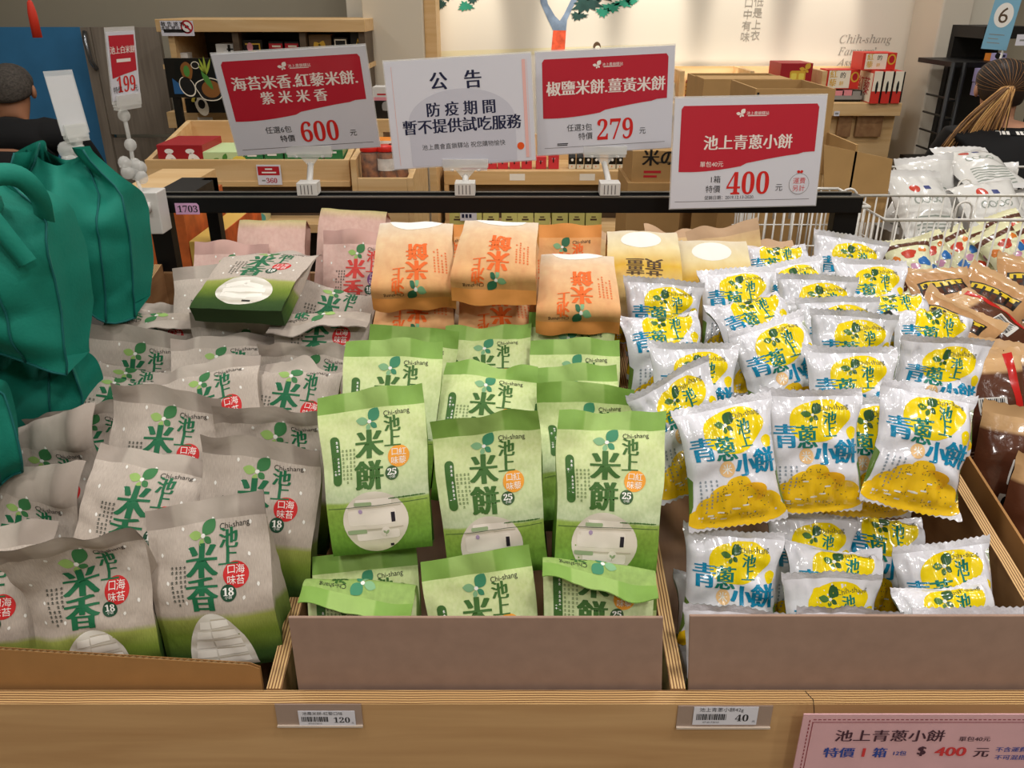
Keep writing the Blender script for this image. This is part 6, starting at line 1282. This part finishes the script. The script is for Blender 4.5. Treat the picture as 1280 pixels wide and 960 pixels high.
# ------------------------------------------------------------------ people
def skin_mesh(name, pts, edges, rad, m_, parent, sub=2):
    me = bpy.data.meshes.new(name); me.from_pydata([tuple(p) for p in pts], edges, []); me.materials.append(m_)
    o = bpy.data.objects.new(name, me); COL.objects.link(o); o.parent = parent
    sk = o.modifiers.new('skin', 'SKIN'); sk.use_smooth_shade = True
    for i, r in enumerate(rad):
        dv = me.skin_vertices[0].data[i]; dv.radius = r if isinstance(r, tuple) else (r, r); dv.use_root = i == 0
    s = o.modifiers.new('sub', 'SUBSURF'); s.levels = sub; s.render_levels = sub
    return o
def person(label, X, Y, ztop, bendf, yaw, skin, shirt, trou, female, armdir):
    r = empty('person', (X, Y, 0), math.radians(yaw), label, 'person')
    hipz = .86 if not female else .82
    th = math.radians(bendf); sp = lambda t: Vector((0, math.sin(th * (.4 + .6 * t)) * t * .62, hipz + math.cos(th * (.4 + .6 * t)) * t * .62))
    c1, c2, c3 = sp(.35), sp(.7), sp(.88); nk = sp(1.0); hd0 = nk + Vector((0, .035, .07)); hd1 = hd0 + Vector((0, .02, .09)); hd2 = hd1 + Vector((0, -.005, .07))
    sw = .215 if not female else .165; P = [Vector((0, 0, hipz)), c1, c2, c3, nk, hd0, hd1, hd2]; Ra = [(.115, .085), (.105, .08), (.11, .08), (.09, .075), (.054, .054), (.066, .074), (.076, .090), (.055, .065)]; E = [(0, 1), (1, 2), (2, 3), (3, 4), (4, 5), (5, 6), (6, 7)]
    def addp(p, rr, parent_i): P.append(Vector(p)); Ra.append(rr); E.append((parent_i, len(P) - 1)); return len(P) - 1
    arms = []; legs = []
    for sg in (-1, 1):
        sh_ = addp(c3 + Vector((sg * sw, 0, -.01)), .062, 3); el = addp(P[sh_] + Vector((sg * .07, .08, -.27)), .046, sh_); wr = addp(P[el] + Vector((-sg * .05, .22, -.06)), .03, el); arms.append((sh_, el, wr))
        pm = addp(P[wr] + Vector((-sg * .012, .06, -.012)), (.036, .018), wr); tip = addp(P[pm] + Vector((0, .03, -.008)), (.034, .014), pm)
        for k, L in enumerate((.065, .075, .07, .055)):
            b_ = addp(P[tip] + Vector((sg * (.024 - .016 * k), .012, 0)), .0085, tip); f1 = addp(P[b_] + Vector((0, L * .5, -.006)), .008, b_); addp(P[f1] + Vector((0, L * .4, -.022)), .007, f1)
        t1 = addp(P[wr] + Vector((-sg * .035, .035, -.005)), .010, wr); addp(P[t1] + Vector((-sg * .018, .04, -.012)), .008, t1)
        hp = addp(Vector((sg * .09, 0, hipz - .07)), .095, 0); kn = addp(Vector((sg * .10, .03, hipz * .52)), .062, hp); an = addp(Vector((sg * .10, -.02, .09)), .043, kn); addp(Vector((sg * .11, .12, .04)), .038, an); legs.append((hp, kn, an))
    skin_mesh('body', P, E, Ra, skin, r)
    q = [P[0] + Vector((0, 0, -.02)), c1, c2, c3, c3 + (nk - c3) * .55]; rr = [(.2, .15), (.175, .135), (.19, .135), (.155, .118) if not female else (.135, .104), (.12, .10) if not female else (.085, .075)]; e = [(0, 1), (1, 2), (2, 3), (3, 4)]
    for (a_, b_, w_) in arms:
        q += [P[a_], P[a_] + (P[b_] - P[a_]) * .6, P[b_] + (P[w_] - P[b_]) * (.1 if female else .85)]; n_ = len(q); e += [(3, n_ - 3), (n_ - 3, n_ - 2), (n_ - 2, n_ - 1)]; rr += [.078, .068, .055]
    if not female: q.append(nk + Vector((0, .006, .005))); rr.append((.072, .074)); e.append((4, len(q) - 1))
    skin_mesh('shirt', q, e, rr, shirt, r)
    q = [P[0]]; rr = [(.165, .125)]; e = []
    for (a_, b_, c_) in legs: q += [P[a_], P[b_], P[c_] + Vector((0, 0, .01))]; n_ = len(q); e += [(0, n_ - 3), (n_ - 3, n_ - 2), (n_ - 2, n_ - 1)]; rr += [.108, .078, .06]
    skin_mesh('trousers', q, e, rr, trou, r)
    for sg in (-1, 1):
        m = MB(); m.ball((0, 0, 0), 1, mat('shoe_dark', '#1b1a1a', .5), 12, (.045, .125, .04)); o = m.build('shoe', r); o.location = (sg * .11, .055, .041)
        m = MB(); m.ball((0, 0, 0), 1, skin, 10, (.012, .022, .034)); o = m.build('ear', r); o.location = hd1 + Vector((sg * .083, .0, -.012)); o.rotation_euler = (0, 0, sg * .4)
        m = MB(); m.ball((0, 0, 0), .012, INK['white'], 8); o = m.build('eye', r); o.location = hd1 + Vector((sg * .032, .078, .0))
    m = MB(); m.ball((0, 0, 0), 1, skin, 10, (.014, .02, .026)); o = m.build('nose', r); o.location = hd1 + Vector((0, .094, -.02))
    m = MB(); m.ball((0, 0, 0), 1, mat('lip', '#a5615a', .5), 10, (.026, .01, .007)); o = m.build('mouth', r); o.location = hd1 + Vector((0, .082, -.062))
    # shift so that the crown meets the pixel height
    return r, dict(head=hd1, neck=nk, chest=c3, top=hd2.z + .075)
SKN = mat('skin_tan', '#a87658', .55); SKW = mat('skin_light', '#c08e72', .5); SHB = mat('shirt_black', '#09090b', .85); TRB = mat('trouser_dark', '#15161c', .8)
def hair_cap(r, c, sx, sy, sz, m_, frac, back, parent_name='hair'):
    P = [[(c.x + sx * math.sin(PI * j / 20) * math.cos(t), c.y + sy * math.sin(PI * j / 20) * math.sin(t), c.z + sz * math.cos(PI * j / 20)) for t in np.linspace(0, 2 * PI, 29)] for j in range(int(20 * frac) + 1)]
    P = np.array(P); nj = P.shape[0]
    for j in range(nj):
        for i in range(29):
            t = 2 * PI * i / 28; low = j / (nj - 1); P[j, i, 2] -= back * low * max(0, -math.sin(t)) ** .7; P[j, i, 2] += .045 * low * max(0, math.sin(t)); P[j, i] += .003 * np.array(noise.noise_vector(Vector(P[j, i]) * 30))
    m = MB(); m.grid(P, m_, flip=True); o = m.build(parent_name, r); so = o.modifiers.new('thick', 'SOLIDIFY'); so.thickness = .006; return o
hp = at(-6, 78, 3.35)
pm_, k = person('older man in black top seen from behind at the left edge', hp.x, 3.15, hp.z, 36, 12, SKN, SHB, TRB, False, 0)
pm_.location.z = 0; s_ = hp.z / k['top']; pm_.scale = (1, 1, s_)
hair_cap(pm_, k['head'] + Vector((0, -.004, .022)), .088, .104, .098, mat('hair_grey', '#4a443e', .8, var=.5, vscale=120), .62, .045)
hw_ = at(1266, 70, 3.3)
pw, k = person('woman in black top with blonde ponytail seen from behind, white lettering at neckline', hw_.x, 3.05, hw_.z, 32, -8, SKW, SHB, TRB, True, 0)
pw.scale = (1, 1, hw_.z / k['top'])
HD = mat('hair_dark', '#2a1d15', .5, var=.4, vscale=60, stretch=(8, 8, 1)); HB = mat('hair_blonde', '#b98a52', .45, var=.35, vscale=40, stretch=(9, 9, 1)); HB2 = mat('hair_blonde_light', '#d3a868', .45)
hair_cap(pw, k['head'] + Vector((0, -.006, .02)), .092, .108, .104, HD, .66, .05)
c = k['head'] + Vector((-.01, -.105, -.0)); m = MB(); m.tube([c + Vector((.014 * math.cos(t), -.004, .016 * math.sin(t))) for t in np.linspace(0, 2 * PI, 13)[:-1]], .008, BLACK, 8, closed=True); m.build('hair_tie', pw)
r_ = random.Random(8)
HBM = mat('hair_brown', '#6b4a2c', .5); HBK = mat('hair_tan', '#8a6238', .5)
for q in range(120):
    f_ = r_.random(); sx = -(.25 + .85 * f_); L = r_.uniform(.7, 1.05); o_ = Vector((r_.uniform(-.014, .014), r_.uniform(-.012, .006), r_.uniform(-.014, .014))); w_ = Vector((r_.uniform(-.02, .02), 0, r_.uniform(-.02, .02)))
    pth = [c + o_ * .6, c + o_ + Vector((sx * .03, -.04, .010)), c + o_ * 1.3 + w_ * .4 + Vector((sx * .10 * L, -.06, -.07 * L)), c + o_ * 1.6 + w_ + Vector((sx * .17 * L, -.07, -.17 * L)), c + o_ * 2 + w_ * 1.6 + Vector((sx * .23 * L, -.08, -.32 * L))]
    fine = []
    for a_ in range(4):
        for t_ in (0, .33, .66): fine.append(pth[a_].lerp(pth[a_ + 1], t_))
    fine.append(pth[-1]); n_ = len(fine)
    for it in range(2): fine = [fine[0]] + [(fine[z - 1] + fine[z] * 2 + fine[z + 1]) / 4 for z in range(1, n_ - 1)] + [fine[-1]]
    m = MB(); m.tube(fine, [(.0085 if q % 6 == 0 else .0042) * (1 - .8 * z / n_) for z in range(n_)], (HB, HB2, HBM, HB, HBM)[q % 5], 5); m.build('ponytail_strand', pw)
ctr = k['head'] + Vector((0, -.006, .02))
for q in range(44):
    a_ = -.35 + (PI + .7) * q / 43; d0 = Vector((math.cos(a_), .1, math.sin(a_))); d1 = (c - ctr).normalized(); path = []
    for t_ in np.linspace(0, 1, 9): d = d0.lerp(d1, t_).normalized(); path.append(ctr + Vector((d.x * .0945, d.y * .1105, d.z * .1065)))
    m = MB(); m.tube(path, [.0014] * 9, (HD, HBM, HD, HBK)[q % 4], 4); m.build('hair_strand', pw)
nk = k['neck']; m = MB(); P = [[(.155 * math.sin(t), nk.y - .105 * math.cos(t) - .005 - .02 * (1 - math.cos(t)), nk.z - .075 + zz - .035 * math.cos(t)) for t in np.linspace(-1.15, 1.15, 25)] for zz in (0, .03)]
m.grid(P, SHB)
for q in range(2, 23):
    if q % 4 == 0: continue
    t0, t1 = -1.15 + 2.3 * q / 25, -1.15 + 2.3 * (q + .72) / 25
    for zz0, zz1 in ((.006, .024),):
        f_ = lambda t, z: (.16 * math.sin(t), nk.y - .108 * math.cos(t) - .006 - .02 * (1 - math.cos(t)), nk.z - .075 + z - .035 * math.cos(t))
        m.add([f_(t0, zz0), f_(t1, zz0), f_(t1, zz1), f_(t0, zz1)], [[0, 1, 2, 3]], INK['white'])
o = m.build('collar_band', pw)
sw_ = o.modifiers.new('fit', 'SHRINKWRAP'); sw_.target = [q for q in pw.children if q.name.startswith('shirt')][0]; sw_.wrap_method = 'NEAREST_SURFACEPOINT'; sw_.wrap_mode = 'OUTSIDE_SURFACE'; sw_.offset = .004
# ------------------------------------------------------------------ black rack behind the woman
YR = 3.9; a, b = at(1192, 80, YR), at(1300, 80, YR); rk = empty('metal_rack', (a.x, YR, 0), label='black metal display rack behind the woman with ponytail', cat='rack'); w = b.x - a.x
zt = at(1200, 78, YR).z
for x in (0, .05, w):
    m = MB(); m.tube([(x, 0, 0), (x, 0, zt)], .011, BLACK, 8); m.build('upright', rk)
m = MB()
for z in (.75, .82, .9, .98, 1.06, 1.14): m.tube([(0, .0, z), (.05, .0, z), (.05, .3, z)], .005, BLACK, 6)
m.build('side_wires', rk)
for z in (.55, .85, zt):
    m = MB(); m.box(0, w, .0, .35, z - .02, z, BLACK); m.build('rack_shelf', rk)
m = MB(); m.tube([(-.10, -.25, .2), (-.10, -.25, .93), (-.08, -.22, .98), (.0, -.02, 1.0)], .013, BLACK, 8); m.build('front_hoop', rk)
zc = at(1250, 34, YR).z; m = MB(); m.box(at(1232, 100, YR).x - a.x, w, .36, .40, 0, zc, mat('rack_back', '#1b1917', .6)); m.build('back_panel', rk)
m = MB(); m.box(at(1232, 100, YR).x - a.x, w, .1, .36, zc - .05, zc, mat('rack_back', '#1b1917', .6)); m.build('top_board', rk)
LIL = mat('lilac_box', '#aaa3d2', .5)
def d_lil(s, w, h): R(s, w * .45, h * .55, w * .4, h * .3, 'navy'); s.poly(leaf(w * .2, h * .3, .03, .012, 2), 'black', 2)
for i, (x0, y0, x1, y1) in enumerate(((1224, 86, 1240, 103), (1221, 104, 1238, 120), (1241, 87, 1254, 103), (1246, 67, 1258, 77))):
    o = pbox('cosmetic_box', ('upper lilac box at the rack end', 'lower lilac box at the rack end', 'upper lilac box nearer the woman', 'topmost lilac box by the woman')[i], 'box', x0, y0, x1, y1, YR - .05 if i != 3 else YR - .04, .05, LIL, d_lil, INK, group=None)
pbox('carton', 'small orange carton on the black rack', 'box', 1238, 67, 1247, 76, YR + .1, .05, mat('orange_box', '#e88a2a', .6))
m6 = empty('number_card', at(1242, 62, 3.75), label='blue hanging card with white oval and number 6', cat='sign'); w, h = .100, .20; s = Sheet(); INK['cblue'] = mat('card_blue', '#7fb4cf', .4)
s.poly(ellipse(w / 2, h * .66, .036, .047, 30), 'white', 1); s.text(ital('6') if 0 else '6', w / 2, h * .66, .085, 'brown', 0, 2); R(s, w * .15, h * .28, w * .6, .003, 'grey'); R(s, w * .15, h * .2, w * .4, .003, 'grey'); R(s, w * .15, h * .12, w * .5, .003, 'grey')
m = MB(); m.box(-w / 2, w / 2, 0, .0012, 0, h, INK['cblue']); m.plane_sheet(s, (-w / 2, 0, 0), (1, 0, 0), (0, 0, 1), INK, .0003); m.build('card', m6); m6.rotation_euler = (0, math.radians(4), math.radians(-12))
m = MB(); m.tube([(w / 2 - .006, .01, h * .5), (w / 2 - .012, .015, -.12), (w / 2 - .012, .015, -.4)], .005, WPL, 8); m.build('holder_stem', m6)
card_tag('price_tag', 'white tag at the edge beside the woman hair', 1272, 43, 1290, 57, 3.6, PAPER, lambda s, w, h: R(s, w * .2, h * .4, w * .5, h * .15, 'grey'))
for o in list(bpy.data.objects):
    for kk in ('w', 'h', 'H'):
        if kk in o: del o[kk]
